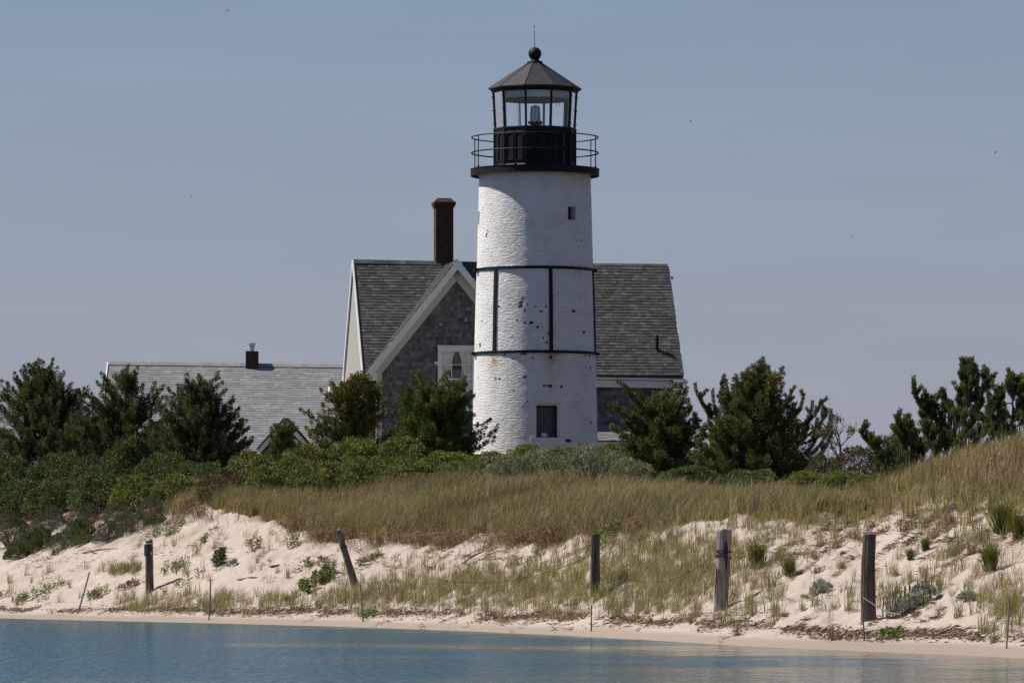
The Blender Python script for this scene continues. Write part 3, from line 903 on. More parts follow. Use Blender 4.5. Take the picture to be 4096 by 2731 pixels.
ROOF_DK = [(0.108, 0.105, 0.099), (0.088, 0.086, 0.083), (0.072, 0.071, 0.069), (0.096, 0.093, 0.089), (0.132, 0.127, 0.118), (0.08, 0.079, 0.077)]
ROOF_LT = [(0.27, 0.268, 0.268), (0.235, 0.238, 0.238), (0.29, 0.287, 0.285), (0.255, 0.256, 0.257)]
WALL_SH = [(0.175, 0.168, 0.165), (0.145, 0.14, 0.14), (0.205, 0.197, 0.19), (0.122, 0.118, 0.12), (0.23, 0.222, 0.212), (0.16, 0.155, 0.155)]

def window_unit(root, fr, c, hw, hh, curtains=True):
    """sash window in frame fr=(right, out, up), centre c on the wall face"""
    X, N_, U = fr
    mb = MB()
    cs = 0.105
    for s in (-1, 1): mb.box(c + X * s * (hw - cs / 2) + N_ * 0.03, X * (cs / 2), N_ * 0.045, U * (hh - 0.17))
    hd = MB()
    hd.box(c + U * (hh - 0.10) + N_ * 0.035, X * hw, N_ * 0.05, U * 0.075)
    hd.box(c + U * (hh - 0.012) + N_ * 0.06, X * (hw + 0.04), N_ * 0.08, U * 0.018)
    mb.box(c - U * (hh - 0.06) + N_ * 0.06, X * (hw + 0.05), N_ * 0.09, U * 0.055)
    w = mb.build("window", M['white_trim'], root)
    hd.build("window_head", M['white_trim'], w)
    iw, it, ib = hw - cs, hh - 0.175, -(hh - 0.115)
    sash = MB()
    for s in (-1, 1): sash.box(c + X * s * (iw - 0.025) + N_ * 0.012 + U * (it + ib) / 2, X * 0.025, N_ * 0.02, U * (it - ib) / 2)
    midz = (it + ib) / 2
    for z, h in ((it - 0.025, 0.025), (midz, 0.03), (ib + 0.03, 0.03)): sash.box(c + U * z + N_ * 0.014, X * (iw - 0.05), N_ * 0.02, U * h)
    for s in (-1 / 3, 1 / 3): sash.box(c + X * s * (iw - 0.03) + N_ * 0.01 + U * midz, X * 0.012, N_ * 0.012, U * (it - ib) / 2)
    for z in (midz + (it - midz) / 2, midz + (ib - midz) / 2): sash.box(c + U * z + N_ * 0.008, X * (iw - 0.05), N_ * 0.012, U * 0.012)
    sash.build("sash", M['white_trim'], w)
    gl = MB(); gl.poly([c + X * sx * iw + U * z + N_ * 0.0 for sx, z in ((-1, ib), (1, ib), (1, it), (-1, it))]); gl.build("pane", M['glass'], w)
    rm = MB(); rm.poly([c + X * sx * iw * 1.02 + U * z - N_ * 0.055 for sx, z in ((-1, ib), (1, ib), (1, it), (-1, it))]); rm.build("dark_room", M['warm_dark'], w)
    if curtains:
        for s in (-1, 1):
            cu = MB(); pts = []
            nfold = 10
            for j, z in enumerate((it, midz * 0.3 + it * 0.7, midz + 0.05, midz * 0.4 + ib * 0.6)):
                inner = (0.10, 0.26, 0.46, 0.60)[j]
                for k in range(nfold + 1):
                    f = k / nfold; x = iw * (0.98 - f * (0.98 - inner))
                    pts.append(c + X * s * x + U * z - N_ * (0.028 + 0.014 * math.sin(k * 2.4)))
            fs = []
            for j in range(3):
                for k in range(nfold):
                    a = j * (nfold + 1) + k; fs.append((a, a + 1, a + nfold + 2, a + nfold + 1))
            cu.add(pts, fs); cu.build("curtain", M['curtain'], w)
    return w

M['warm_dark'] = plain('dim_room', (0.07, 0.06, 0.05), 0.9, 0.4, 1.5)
M['curtain'] = plain('lace_curtain', (0.62, 0.60, 0.57), 0.9, 0.1)

def make_house():
    th = math.radians(8.0)
    u = Vector((math.cos(th), math.sin(th), 0)); f = Vector((math.sin(th), -math.cos(th), 0)); UP = Vector((0, 0, 1))
    H0 = P(1414, 1042, 184.0); zr = H0.z
    sag = Vector((0, 0, -0.13 / 11.74))
    def HP(a, b, z): return Vector((H0.x, H0.y, 0)) + (u + sag) * a + f * b + UP * z
    A = 11.74; Lb = 3.3
    ze = P(2733, 1512, 182.4).z + 0.13; drop = zr - ze
    zb = 3.9
    ag, gb = 3.40, 3.75
    zg = P(1832, 1040, 180.8).z + 0.04
    root = thing("house", HP(A / 2, 0, zb), "grey shingled house with steep dark roof and cross gable behind the lighthouse", "house")
    fr = (u, f, UP)
    sl = math.hypot(Lb, drop); vf = (f * -Lb + UP * drop).normalized(); vb = (f * Lb + UP * drop).normalized()
    # walls
    w = MB(); w.col = WALL_SH[1]
    wa0, wa1, wb = 0.32, A - 0.30, 2.95
    w.prism([HP(wa0, -wb, zb), HP(wa1, -wb, zb), HP(wa1, wb, zb), HP(wa0, wb, zb)], UP * (ze - zb - 0.1))
    w.prism([HP(wa0, wb, ze - .1), HP(wa0, -wb, ze - .1), HP(wa0, 0, zr - .35)], u * (wa1 - wa0))
    # cross wing box and gable
    gh = 2.92
    w.prism([HP(ag - gh, 0, zb), HP(ag + gh, 0, zb), HP(ag + gh, gb - .42, zb), HP(ag - gh, gb - .42, zb)], UP * (ze - zb))
    w.prism([HP(ag - gh, 0.4, ze), HP(ag + gh, 0.4, ze), HP(ag, 0.4, zg - .42)], f * (gb - .42 - .4))
    wall = w.build("wall", M['shingle_wall'], root)
    ws = MB()
    shingle_field(ws, HP(wa0, wb, zb + .6), u, UP, ze - zb - .75, 0.135, 0.13, lambda s: (0, wa1 - wa0), WALL_SH, 0.026, 3, 0.012, 0.16)
    gy = gb - .42
    zs0 = zb + 1.2
    def gx(s):
        z = zs0 + s
        h = gh if z < ze else gh * max(0.02, (zg - .42 - z) / (zg - .42 - ze))
        return (gh - h, gh + h)
    shingle_field(ws, HP(ag - gh, gy, zs0), u, UP, zg - .45 - zs0, 0.135, 0.13, gx, WALL_SH, 0.026, 5, 0.012, 0.16)
    ws.build("wall_shingles", M['shingle_wall'], wall)
    # roof: deck and laid shingles
    rd = MB(); rd.col = (0.10, 0.095, 0.09); T = 0.10
    nf = (u.cross(vf)).normalized()
    nb = -(u.cross(vb)).normalized()
    e_f0, e_f1, r0, r1 = HP(0, Lb, ze), HP(A, Lb, ze), HP(0, 0, zr), HP(A, 0, zr)
    e_b0, e_b1 = HP(0, -Lb, ze), HP(A, -Lb, ze)
    rd.prism([e_f0, e_f1, r1, r0], nf * -T)
    rd.prism([e_b0, r0, r1, e_b1], nb * -T)
    gs = 3.3; gdrop = zg - ze; gl = math.hypot(gs, gdrop)
    ge_l, ge_r = HP(ag - gs, gb, ze), HP(ag + gs, gb, ze)
    gl0, gr0, ga, ga0 = HP(ag - gs, 0.9, ze), HP(ag + gs, 0.9, ze), HP(ag, gb, zg), HP(ag, 0.05, zg)
    vl = (u * gs + UP * gdrop).normalized(); vr = (u * -gs + UP * gdrop).normalized()
    nl = vl.cross(f).normalized(); nl = nl if nl.z > 0 else -nl
    nr = vr.cross(f).normalized(); nr = nr if nr.z > 0 else -nr
    rd.prism([ge_l, gl0, ga0, ga], nl * -T); rd.prism([ge_r, ga, ga0, gr0], nr * -T)
    roof = rd.build("roof", M['shingle_roof'], root)
    rs = MB()
    shingle_field(rs, HP(0, Lb + 0.02, ze - 0.03), u, vf, sl, 0.142, 0.21, lambda s: (0.0, A), ROOF_DK, 0.018, 11)
    # cap tabs along the ridge
    rng = random.Random(4); x = 0.0
    while x < A:
        rs.col = vary_col(rng.choice(ROOF_DK), 0.1, rng); x2 = min(x + 0.24, A)
        q = [HP(x, 0, zr + 0.05), HP(x2, 0, zr + 0.04)]
        rs.add([q[0], q[1], q[1] + f * .14 - UP * .15, q[0] + f * .14 - UP * .15, q[1] - f * .14 - UP * .15, q[0] - f * .14 - UP * .15], [(0, 3, 2, 1), (0, 1, 4, 5)])
        x = x2
    shingle_field(rs, HP(ag - gs, -0.0, ze) - nl * 0, f, vl, gl, 0.142, 0.25, lambda s: (max(0.02, 3.3 * (1 - s / gl) - 0.15), gb + 0.03), ROOF_DK, 0.026, 12)
    shingle_field(rs, HP(ag + gs, gb + .03, ze), -f, vr, gl, 0.142, 0.25, lambda s: (0, gb - max(0.02, 3.3 * (1 - s / gl) - .15)), ROOF_DK, 0.026, 13)
    rs.build("roof_shingles", M['shingle_roof'], roof)
    # gable trim: rake boards, frieze, corner boards
    for sgn, ve, e in ((-1, vl, ge_l), (1, vr, ge_r)):
        nn = nl if sgn < 0 else nr
        k = MB(); k.bar(e + f * 0.0 - nn * 0.10, ga - nn * 0.10, 0.045, 0.20, f); k.build("rake_board", M['white_trim'], root)
        k = MB(); k.bar(e + f * 0.035 - nn * 0.03, ga + f * 0.035 - nn * 0.03, 0.04, 0.07, f); k.build("rake_moulding", M['white_trim'], root)
        so = MB(); so.bar(e - f * 0.2 - nn * 0.19, ga - f * 0.2 - nn * 0.19, 0.38, 0.03, f); so.build("soffit", M['white_trim'], root)
        fz = MB(); a_ = HP(ag + sgn * gs, gy + .035, ze) - nn * 0.32; b_ = HP(ag, gy + .035, zg) - nn * 0.32
        fz.bar(a_, b_, 0.05, 0.27, f); fz.build("frieze_board", M['trim_cream'], root)
        cb = MB(); cb.box(HP(ag + sgn * (gh - .09), gy + .03, (zb + ze) / 2 + .18), u * 0.10, f * 0.035, UP * ((ze - zb) / 2 + .1)); cb.build("corner_board", M['trim_cream'], root)
        rt = MB(); rt.box(HP(ag + sgn * (gs - .16), gb - .2, ze - 0.16), u * 0.19, f * 0.22, UP * 0.13); rt.build("cornice_return", M['white_trim'], root)
    # left gable end: deep white rake boards and boarding
    lg = MB()
    lg.prism([HP(0.02, Lb - .02, ze - .02), HP(0.02, 0, zr - .02), HP(0.02, -Lb + .02, ze - .02), HP(0.02, -Lb + .02, ze - .3), HP(0.02, Lb - .02, ze - .3)], u * 0.06)
    lg.build("gable_boarding", M['gable_cream'], root)
    for s in (-1, 1):
        k = MB(); k.bar(HP(-0.03, s * Lb, ze - .04), HP(-0.03, 0, zr - .04), 0.05, 0.17, u); k.build("rake_board", M['white_trim'], root)
        k = MB(); k.bar(HP(A + .03, s * Lb, ze - .04), HP(A + .03, 0, zr - .04), 0.05, 0.17, u); k.build("rake_board", M['white_trim'], root)
    k = MB(); k.box(HP(-0.25, -Lb + .1, ze - .35), u * 0.32, f * 0.28, UP * 0.09); k.build("cornice_return", M['white_trim'], root)
    # eave: gutter and fascia
    k = MB(); k.bar(HP(ag + gs - .1, Lb + .05, ze - .06), HP(A + .04, Lb + .05, ze - .06), 0.12, 0.07, f); k.build("gutter", M['white_trim'], root)
    k = MB(); k.bar(HP(ag + gs - .1, Lb - .03, ze - .245), HP(A, Lb - .03, ze - .245), 0.05, 0.26, f); k.build("eave_fascia", M['white_trim'], root)
    k = MB(); k.bar(HP(ag + gs - .1, Lb - .2, ze - .36), HP(A, Lb - .2, ze - .36), 0.34, 0.03, f); k.build("eave_soffit", M['white_trim'], root)
    k = MB(); k.box(HP(wa1 - .1, wb + .03, (zb + ze) / 2), u * 0.1, f * 0.04, UP * ((ze - zb) / 2 - .1)); k.build("corner_board", M['trim_cream'], root)
    k = MB(); k.box(HP(A + .1, -.35, zr - .40), u * 0.16, f * 0.05, UP * 0.05); k.build("ridge_vent_stub", M['grey_bark'], root)
    # gable window
    c = HP(ag, gy + 0.09, 0); c.z = (P(1832, 1382, 181).z + P(1832, 1643, 181).z) / 2
    hh = (P(1832, 1382, 181).z - P(1832, 1643, 181).z) / 2
    window_unit(root, fr, c, 0.70, hh)
    br = MB(); q = P(1748, 1450, 180.6)
    br.box(q, u * 0.10, f * 0.06, UP * 0.03); br.box(q + UP * -0.05 + u * .03, u * 0.06, f * 0.04, UP * 0.03); br.build("trim_bracket", M['white_trim'], root)
    for (x, y) in ((1762, 1298), (1864, 1279)):
        k = MB(); k.box(P(x, y, 180.95), u * 0.05, f * 0.02, UP * 0.06); k.build("wall_patch", M['patch_grey'], root)
    # chimney
    q0 = HP(3.38, -0.25, zr - 0.8); top = P(1779, 815, 184.6).z
    ch = MB(); hw = 0.325
    ch.prism([q0 + u * x + f * y for x, y in ((-hw, -hw), (hw, -hw), (hw, hw), (-hw, hw))], UP * (top - q0.z))
    cho = ch.build("chimney", M['red_brick'], root)
    cp = MB()
    for k_, (e, z0, z1) in enumerate(((0.03, -.16, -.09), (0.07, -.09, -.02), (0.085, -.02, .045))):
        cp.box(Vector((q0.x, q0.y, top + (z0 + z1) / 2)), u * (hw + e), f * (hw + e), UP * (z1 - z0) / 2)
    a = [Vector((q0.x, q0.y, top + .045)) + u * x + f * y for x, y in ((-hw - .07, -hw - .07), (hw + .07, -hw - .07), (hw + .07, hw + .07), (-hw - .07, hw + .07))]
    b = [Vector((q0.x, q0.y, top + .20)) + u * x + f * y for x, y in ((-.24, -.24), (.24, -.24), (.24, .24), (-.24, .24))]
    cp.add(a + b, [(0, 1, 5, 4), (1, 2, 6, 5), (2, 3, 7, 6), (3, 0, 4, 7), (4, 5, 6, 7)])
    cp.build("chimney_cap", M['red_brick'], cho)
    # vent pipe through the right slope
    t = (1418 - 1067) / (1512 - 1067); vb_ = HP(0, Lb * t, zr - drop * t)
    pv = P(2613, 1420, vb_.y + 1.3)
    av = 10.9
    base = HP(av, Lb * t, zr - drop * t)
    vp = MB(); vp.tube([base - UP * .1, base + UP * 0.68], 0.058, 12); vo = vp.build("vent_pipe", M['black_iron'], root)
    vf_ = MB(); vf_.tube([base - UP * .06, base + UP * .1], [0.13, 0.07], 12); vf_.build("flashing", M['roof_iron'], vo)
    # lean-to at the foot of the right wall
    zp0, zp1 = P(2450, 1690, 182.6).z, P(2450, 1754, 180.6).z
    a0, a1 = 7.4, 9.95
    pr = MB(); pr.col = ROOF_DK[0]
    pr.prism([HP(a0, 4.95, zp1), HP(a1, 4.95, zp1), HP(a1 - .55, wb, zp0), HP(a0, wb, zp0)], UP * -0.08)
    pr.prism([HP(a1, 4.95, zp1), HP(a1, wb, zp1), HP(a1 - .55, wb, zp0)], UP * -0.08)
    po = pr.build("porch_roof", M['shingle_roof'], root)
    ps = MB(); vv = (f * -(4.95 - wb) + UP * (zp0 - zp1)); Lp = vv.length
    shingle_field(ps, HP(a0, 4.97, zp1 - .01), u, vv.normalized(), Lp, 0.142, 0.3, lambda s: (0, a1 - a0 - .55 * s / Lp), [(.27, .27, .26), (.23, .23, .225), (.30, .295, .28)], 0.024, 31)
    ps.build("roof_shingles", M['shingle_roof'], po)
    k = MB(); k.bar(HP(a0, 4.93, zp1 - .15), HP(a1, 4.93, zp1 - .15), 0.05, 0.24, f); k.build("porch_fascia", M['white_trim'], root)
    k = MB(); k.prism([HP(a0, wb, zb), HP(a1 - .3, wb, zb), HP(a1 - .3, 4.6, zb), HP(a0, 4.6, zb)], UP * (zp1 - .27 - zb)); k.build("porch_wall", M['trim_cream'], root)

M['trim_cream'] = plain('cream_trim', (0.52, 0.50, 0.46), 0.6, 0.05, 2.0, spec=0.25)
M['gable_cream'] = plain('gable_cream', (0.36, 0.345, 0.315), 0.7, 0.06, 2.0, spec=0.2)
M['patch_grey'] = plain('pale_patch', (0.30, 0.30, 0.30), 0.8, 0.15)
make_house()

def make_cottage():
    R0 = P(434, 1450, 189.0); R1 = P(1450, 1463, 189.0)
    u = (R1 - R0); Lr = u.length; ud = u.normalized(); f = Vector((0, -1, 0)); UP = Vector((0, 0, 1))
    pe = P(434, 1805, 184.5); ze = pe.z; Lb = 4.5; drop = R0.z - ze
    root = thing("cottage", (R0.x + Lr / 2, 189, 4.0), "long low cottage with pale grey shingle roof left of the tall house", "cottage")
    def CP(a, b, z): return Vector((R0.x, 189.0, 0)) + ud * a + f * b + UP * z
    w = MB(); w.col = WALL_SH[2]
    w.prism([CP(.3, -Lb + .3, 3.6), CP(Lr, -Lb + .3, 3.6), CP(Lr, Lb - .3, 3.6), CP(.3, Lb - .3, 3.6)], UP * (ze - 3.6))
    w.prism([CP(.3, Lb - .3, ze), CP(.3, -Lb + .3, ze), CP(.3, 0, R0.z - .25)], ud * (Lr - .3))
    w.build("wall", M['shingle_wall'], root)
    vf = (f * -Lb + UP * drop).normalized(); nf = ud.cross(vf).normalized(); vb = (f * Lb + UP * drop).normalized(); nb = -ud.cross(vb).normalized()
    rd = MB(); rd.col = ROOF_LT[1]
    rd.prism([CP(0, Lb, ze), CP(Lr, Lb, ze), CP(Lr, 0, R0.z), CP(0, 0, R0.z)], nf * -.1)
    rd.prism([CP(0, -Lb, ze), CP(0, 0, R0.z), CP(Lr, 0, R0.z), CP(Lr, -Lb, ze)], nb * -.1)
    roof = rd.build("roof", M['shingle_roof'], root)
    rs = MB(); shingle_field(rs, CP(0, Lb + .02, ze - .02), ud, vf, math.hypot(Lb, drop), 0.15, 0.27, lambda s: (0, Lr), ROOF_LT, 0.016, 21, 0.006)
    rng = random.Random(9); x = 0.0
    while x < Lr:
        rs.col = vary_col(rng.choice(ROOF_LT), 0.08, rng); x2 = min(x + rng.uniform(.2, .28), Lr)
        q = [CP(x, 0, R0.z + .05), CP(x2, 0, R0.z + .04)]
        rs.add([q[0], q[1], q[1] + f * .17 - UP * .13, q[0] + f * .17 - UP * .13, q[1] - f * .17 - UP * .13, q[0] - f * .17 - UP * .13], [(0, 3, 2, 1), (0, 1, 4, 5)])
        x = x2
    rs.build("roof_shingles", M['shingle_roof'], roof)
    for s in (-1, 1):
        k = MB(); k.bar(CP(-.03, s * Lb, ze - .05), CP(-.03, 0, R0.z - .05), .05, .17, ud); k.build("rake_board", M['white_trim'], root)
    # chimney with a metal cowl
    c = P(1008.5, 1430, 189.0); zt_, zb_ = P(1008, 1405, 189).z, R0.z - .4
    ch = MB(); hw = .232; ch.box((c.x, c.y, (zt_ + zb_) / 2), ud * hw, f * hw, UP * (zt_ - zb_) / 2); cho = ch.build("chimney", M['red_brick'], root)
    fl = MB(); fl.lathe((c.x, c.y, 0), [(.085, zt_), (.085, zt_ + .16), (.105, zt_ + .16), (.105, zt_ + .20), (.085, zt_ + .20), (.085, zt_ + .22), (.06, zt_ + .22)], 16)
    fl.lathe((c.x, c.y, 0), [(.115, zt_ + .24), (.115, zt_ + .265), (.01, zt_ + .265)], 16)
    for k in range(4):
        a = k * math.pi / 2 + .4; fl.box((c.x + .1 * math.cos(a), c.y + .1 * math.sin(a), zt_ + .25), (.012, 0, 0), (0, .012, 0), (0, 0, .05))
    fl.lathe((c.x, c.y, 0), [(.165, zt_ + .285), (.165, zt_ + .292), (.02, zt_ + .325), (.001, zt_ + .33)], 16)
    fl.build("flue_cowl", M['metal'], cho)
    # small front gable
    Y = 183.4
    ap, gl, gr = P(1142, 1674, Y), P(1030, 1800, Y), P(1254, 1800, Y)
    back = Vector((0, 3.2, 0)); T = 0.07
    d = MB(); d.col = WALL_SH[2]
    d.prism([gl + UP * -.1 + Vector((.2, .25, 0)), gr + UP * -.1 + Vector((-.2, .25, 0)), ap + UP * -.28 + Vector((0, .25, 0))], back)
    d.prism([Vector((gl.x + .2, Y + .25, 3.6)), Vector((gr.x - .2, Y + .25, 3.6)), Vector((gr.x - .2, Y + 2, 3.6)), Vector((gl.x + .2, Y + 2, 3.6))], UP * (gl.z - .1 - 3.6))
    do = d.build("dormer", M['shingle_wall'], root)
    for s, e in ((-1, gl), (1, gr)):
        n = Vector((ap.z - e.z, 0, (e.x - ap.x))); n = n if n.z > 0 else -n; n.normalize()
        r = MB(); r.col = ROOF_DK[2]; r.prism([e, ap, ap + back, e + back], n * T); r.build("dormer_roof", M['shingle_roof'], do)
        k = MB(); k.bar(e - n * .08, ap - n * .08, .05, .15, f); k.build("rake_board", M['white_trim'], do)
    k = MB(); k.box(P(1142, 1762, Y + .2), (.55, 0, 0), (0, .03, 0), (0, 0, .05)); k.build("tie_board", M['white_trim'], do)
    k = MB(); k.box(P(1182, 1768, Y - .15), (.1, 0, 0), (0, .05, 0), (0, 0, .05)); k.build("trim_piece", M['white_trim'], do)  # small white piece of trim on the front gable
make_cottage()

# ------------------------------------------------------------------ posts, stakes, wire, rope
def rough_post(pts, rads, mat, seed, n=14, sq=0.0, name="wooden_post", top_tilt=0.03):
    rng = random.Random(seed)
    mb = MB()
    prof = [1 + rng.uniform(-0.10, 0.10) for _ in range(n)]
    vs = []; L = len(pts)
    ax = (pts[-1] - pts[0]).normalized(); s = ax.cross(Vector((0, 1, 0))).normalized(); t = s.cross(ax).normalized()
    for i, (p, r) in enumerate(zip(pts, rads)):
        for k in range(n):
            a = 2 * math.pi * k / n
            q = 1.0
            if sq: q = (1 - sq) + sq / max(abs(math.cos(a)), abs(math.sin(a)))
            rr = r * prof[k] * q * (1 + rng.uniform(-0.03, 0.03))
            v = p + s * math.cos(a) * rr + t * math.sin(a) * rr
            if i == L - 1: v = v + ax * (rng.uniform(-top_tilt, top_tilt) + top_tilt * math.cos(a + seed))
            vs.append(v)
    fs = [(i * n + k, i * n + (k + 1) % n, (i + 1) * n + (k + 1) % n, (i + 1) * n + k) for i in range(L - 1) for k in range(n)]
    fs += [tuple((L - 1) * n + k for k in range(n))]
    mb.add(vs, fs)
    return mb

def lin(a, b, t): return a + (b - a) * t

def post(px0, py0, px1, py1, wt, wb, mat, label, seed, sq=0.0, curve=0.0, dz=0.0):
    g = G1(px0, py0); Y = g.y
    top = P(px1, py1, Y); bot = Vector((P(px0, py0, Y).x, Y, g.z - 0.5))
    g0 = P(px0, py0, Y)
    pm = FPX / Y
    K = 9
    pts = [bot] + [lin(g0, top, k / K) + Vector((curve * math.sin(k / K * math.pi), 0, 0)) for k in range(K + 1)]
    rads = [wb / 2 / pm] + [lin(wb, wt, k / K) / 2 / pm for k in range(K + 1)]
    root = thing("wooden_post", g0, label, "post", "old wooden posts along the beach")
    rough_post(pts, rads, mat, seed, sq=sq).build("post_shaft", M[mat], root)
    return root, g0, top, Y

P1, g1_, t1_, Y1 = post(598, 2372, 595, 2160, 31, 33, 'post_brown', "round brown post with dark plate and white band near its top", 3)
def band(root, px, py0, py1, hw, Y, mat, name, arc=None, z=0.012):
    mb = MB(); r = hw * Y / FPX + z
    c = P(px, py0, Y); zb = P(px, py1, Y).z
    if arc is None:
        mb.lathe((c.x, Y, 0), [(r - .03, zb), (r, zb), (r, c.z), (r - .03, c.z)], 20, closed=True)
    else:
        a0, a1 = arc; n = 10; vs = []
        for i in range(n + 1):
            a = a0 + (a1 - a0) * i / n
            for rr in (r - .02, r):
                for zz in (zb, c.z): vs.append((c.x + rr * math.sin(a), Y - rr * math.cos(a), zz))
        fs = []
        for i in range(n):
            b = i * 4; e = b + 4
            fs += [(b + 2, e + 2, e + 3, b + 3), (b, b + 1, e + 1, e), (b + 1, b + 3, e + 3, e + 1), (b, e, e + 2, b + 2)]
        fs += [(0, 2, 3, 1), (n * 4, n * 4 + 1, n * 4 + 3, n * 4 + 2)]
        mb.add(vs, fs)
    return mb.build(name, M[mat], root)
band(P1, 595.5, 2171, 2175, 16.5, Y1, 'stone', "pale_band")
band(P1, 595.5, 2177, 2223, 17, Y1, 'black_paint', "dark_plate", (-1.5, 0.75), 0.016)
k = MB(); k.box(P(607, 2213, Y1) - Vector((0, .14, 0)), (.02, 0, 0), (0, .01, 0), (0, 0, .04)); k.build("white_scrap", M['stone'], P1)

P2, g2_, t2_, Y2 = post(1424, 2352, 1353, 2119, 22, 33, 'post_brown', "slim brown post leaning far to the left with wire tied round it", 5)
P3, g3_, t3_, Y3 = post(2380, 2375, 2381, 2139, 36, 39, 'post_dark', "dark upright post standing among the dune grass", 7, sq=0.4)
P4, g4_, t4_, Y4 = post(2884, 2428, 2898, 2119, 61, 57, 'post_grey', "thick weathered grey post with cracked side and loops of wire", 9)
P5, g5_, t5_, Y5 = post(3474, 2478, 3478, 2135, 51, 62, 'post_dark', "tall black post beside the silvery plant", 11, sq=0.5, curve=-0.02)

# cracks and spikes on the posts
cr = MB(); cr.mi = 0
Yc = Y4 - 0.155
cr.prism([P(2906, 2160, Yc), P(2913, 2195, Yc), P(2911, 2235, Yc), P(2905, 2290, Yc), P(2900, 2235, Yc), P(2897, 2198, Yc)], (0, -.008, 0)); cr.build("split", M['dark_void'], P4)
cr = MB(); cr.prism([P(2864, 2262, Yc + .05), P(2869, 2275, Yc + .05), P(2866, 2340, Yc + .05), P(2858, 2400, Yc + .05), P(2861, 2330, Yc + .05)], (0, -.05, 0)); cr.build("rusty_streak", M['bare_brick'], P4)
cr = MB(); cr.tube([P(3484, 2228, Y5 - .12), P(3484, 2229, Y5 - .2)], .012, 6); cr.tube([P(3483, 2227, Y5 - .15), P(3502, 2230, Y5 - .15)], .009, 6); cr.build("iron_spike", M['wire'], P5)

def wraps(root, px, pys, hw, Y, r=0.009):
    mb = MB()
    for (y, tilt) in pys:
        c = P(px, y, Y); R = hw * Y / FPX + 0.012
        pts = [(c.x + R * math.cos(a), Y + R * math.sin(a), c.z + tilt * math.cos(a) * R) for a in np.linspace(0, 2 * math.pi, 25)]
        mb.tube(pts, r, 5, cap=False)
    mb.build("wire_loop", M['wire'], root)
wraps(P2, 1374, ((2184, .25), (2189, .1)), 13.5, Y2)
wraps(P3, 2380, ((2214, .1),), 21, Y3)
wraps(P4, 2893, ((2203, -.1), (2212, .25), (2226, -.2)), 31, Y4, 0.012)

def sag_wire(name, pix, Ya, Yb, r, mat, label, cat, knots=(), group=None):
    xs = [p[0] for p in pix]; pts = []
    for x, y in pix:
        t = (x - xs[0]) / (xs[-1] - xs[0]); pts.append(P(x, y, lin(Ya, Yb, t)))
    # smooth
    sm = []
    for i in range(len(pts) - 1):
        p0, p1, p2, p3 = pts[max(i - 1, 0)], pts[i], pts[i + 1], pts[min(i + 2, len(pts) - 1)]
        for t in np.linspace(0, 1, 6, endpoint=False):
            sm.append(0.5 * ((2 * p1) + (p2 - p0) * t + (2 * p0 - 5 * p1 + 4 * p2 - p3) * t * t + (3 * p1 - p0 - 3 * p2 + p3) * t ** 3))
    sm.append(pts[-1])
    mb = MB(); mb.tube(sm, r, 5)
    for (x, y) in knots:
        t = (x - xs[0]) / (xs[-1] - xs[0]); c = P(x, y, lin(Ya, Yb, t))
        mb.tube([c + Vector((-.02, 0, -.035)), c, c + Vector((.015, 0, .03))], [.006, .016, .006], 5)
    tag(mb.build(name, M[mat]), label, cat, group)
sag_wire("fence_wire", [(1386, 2184), (1455, 2220), (1505, 2245), (1600, 2282), (1700, 2308), (1790, 2324), (1900, 2330), (2000, 2326), (2100, 2310), (2230, 2273), (2340, 2230), (2362, 2217)], Y2, Y3, .0055, 'wire',
         "thin sagging wire strung from the leaning post to the dark post in the grass", "wire", ((1790, 2322), (2100, 2310), (2338, 2231)))
sag_wire("fence_wire", [(2400, 2244), (2440, 2275), (2500, 2308), (2560, 2324), (2650, 2323), (2720, 2306), (2800, 2260), (2862, 2212)], Y3, Y4, .0055, 'wire',
         "thin sagging wire running from the dark post to the thick grey post", "wire", ((2438, 2276),))
sag_wire("fence_wire", [(2915, 2235), (2918, 2290), (2921, 2330), (2926, 2370), (2929, 2405)], Y4 - .1, Y4 - .4, .006, 'wire', "loose wire end hanging down beside the thick grey post", "wire")

def stake(px0, py0, px1, py1, w, mat, label, seed):
    g = G1(px0, py0); Y = g.y; top = P(px1, py1, Y); g0 = P(px0, py0, Y)
    r = w / 2 * Y / FPX
    d = (top - g0)
    mb = MB(); mb.tube([g0 - d * 0.2, g0, lin(g0, top, .5) + Vector((r * .3, 0, 0)), top], [r, r, r * .95, r * .85], 8)
    o = mb.build("wooden_stake", M[mat])
    tag(o, label, "stake", "thin stakes along the waterline")
    return Y
stake(311, 2453, 358, 2286, 7.5, 'post_grey', "thin grey stake leaning to the right near the left edge", 1)
stake(835, 2480, 843, 2316, 7, 'post_grey', "thin upright stake below the dark green beach bush", 2)
Ys3 = stake(1452, 2486, 1441, 2332, 7, 'post_grey', "thin stake right in front of the leaning post", 3)
stake(2365, 2524, 2365, 2420, 6, 'post_brown', "short thin stake in front of the grass below the lighthouse", 4)
Ys5 = stake(3457, 2562, 3446, 2375, 7, 'post_brown', "thin stake standing close in front of the tall black post", 5)
stake(4026, 2592, 4038, 2388, 7, 'post_grey', "thin stake at the right edge of the beach", 6)
sag_wire("rope", [(1443, 2345), (1475, 2357), (1510, 2378), (1545, 2398), (1600, 2420)], Ys3, Ys3 + 3, .009, 'rope', "pale rope slack from the stake in front of the leaning post", "rope")
sag_wire("rope", [(3449, 2386), (3480, 2406), (3508, 2424), (3550, 2446), (3600, 2456)], Ys5, Ys5 + 1.2, .011, 'rope', "pale rope slack from the stake before the black post", "rope")

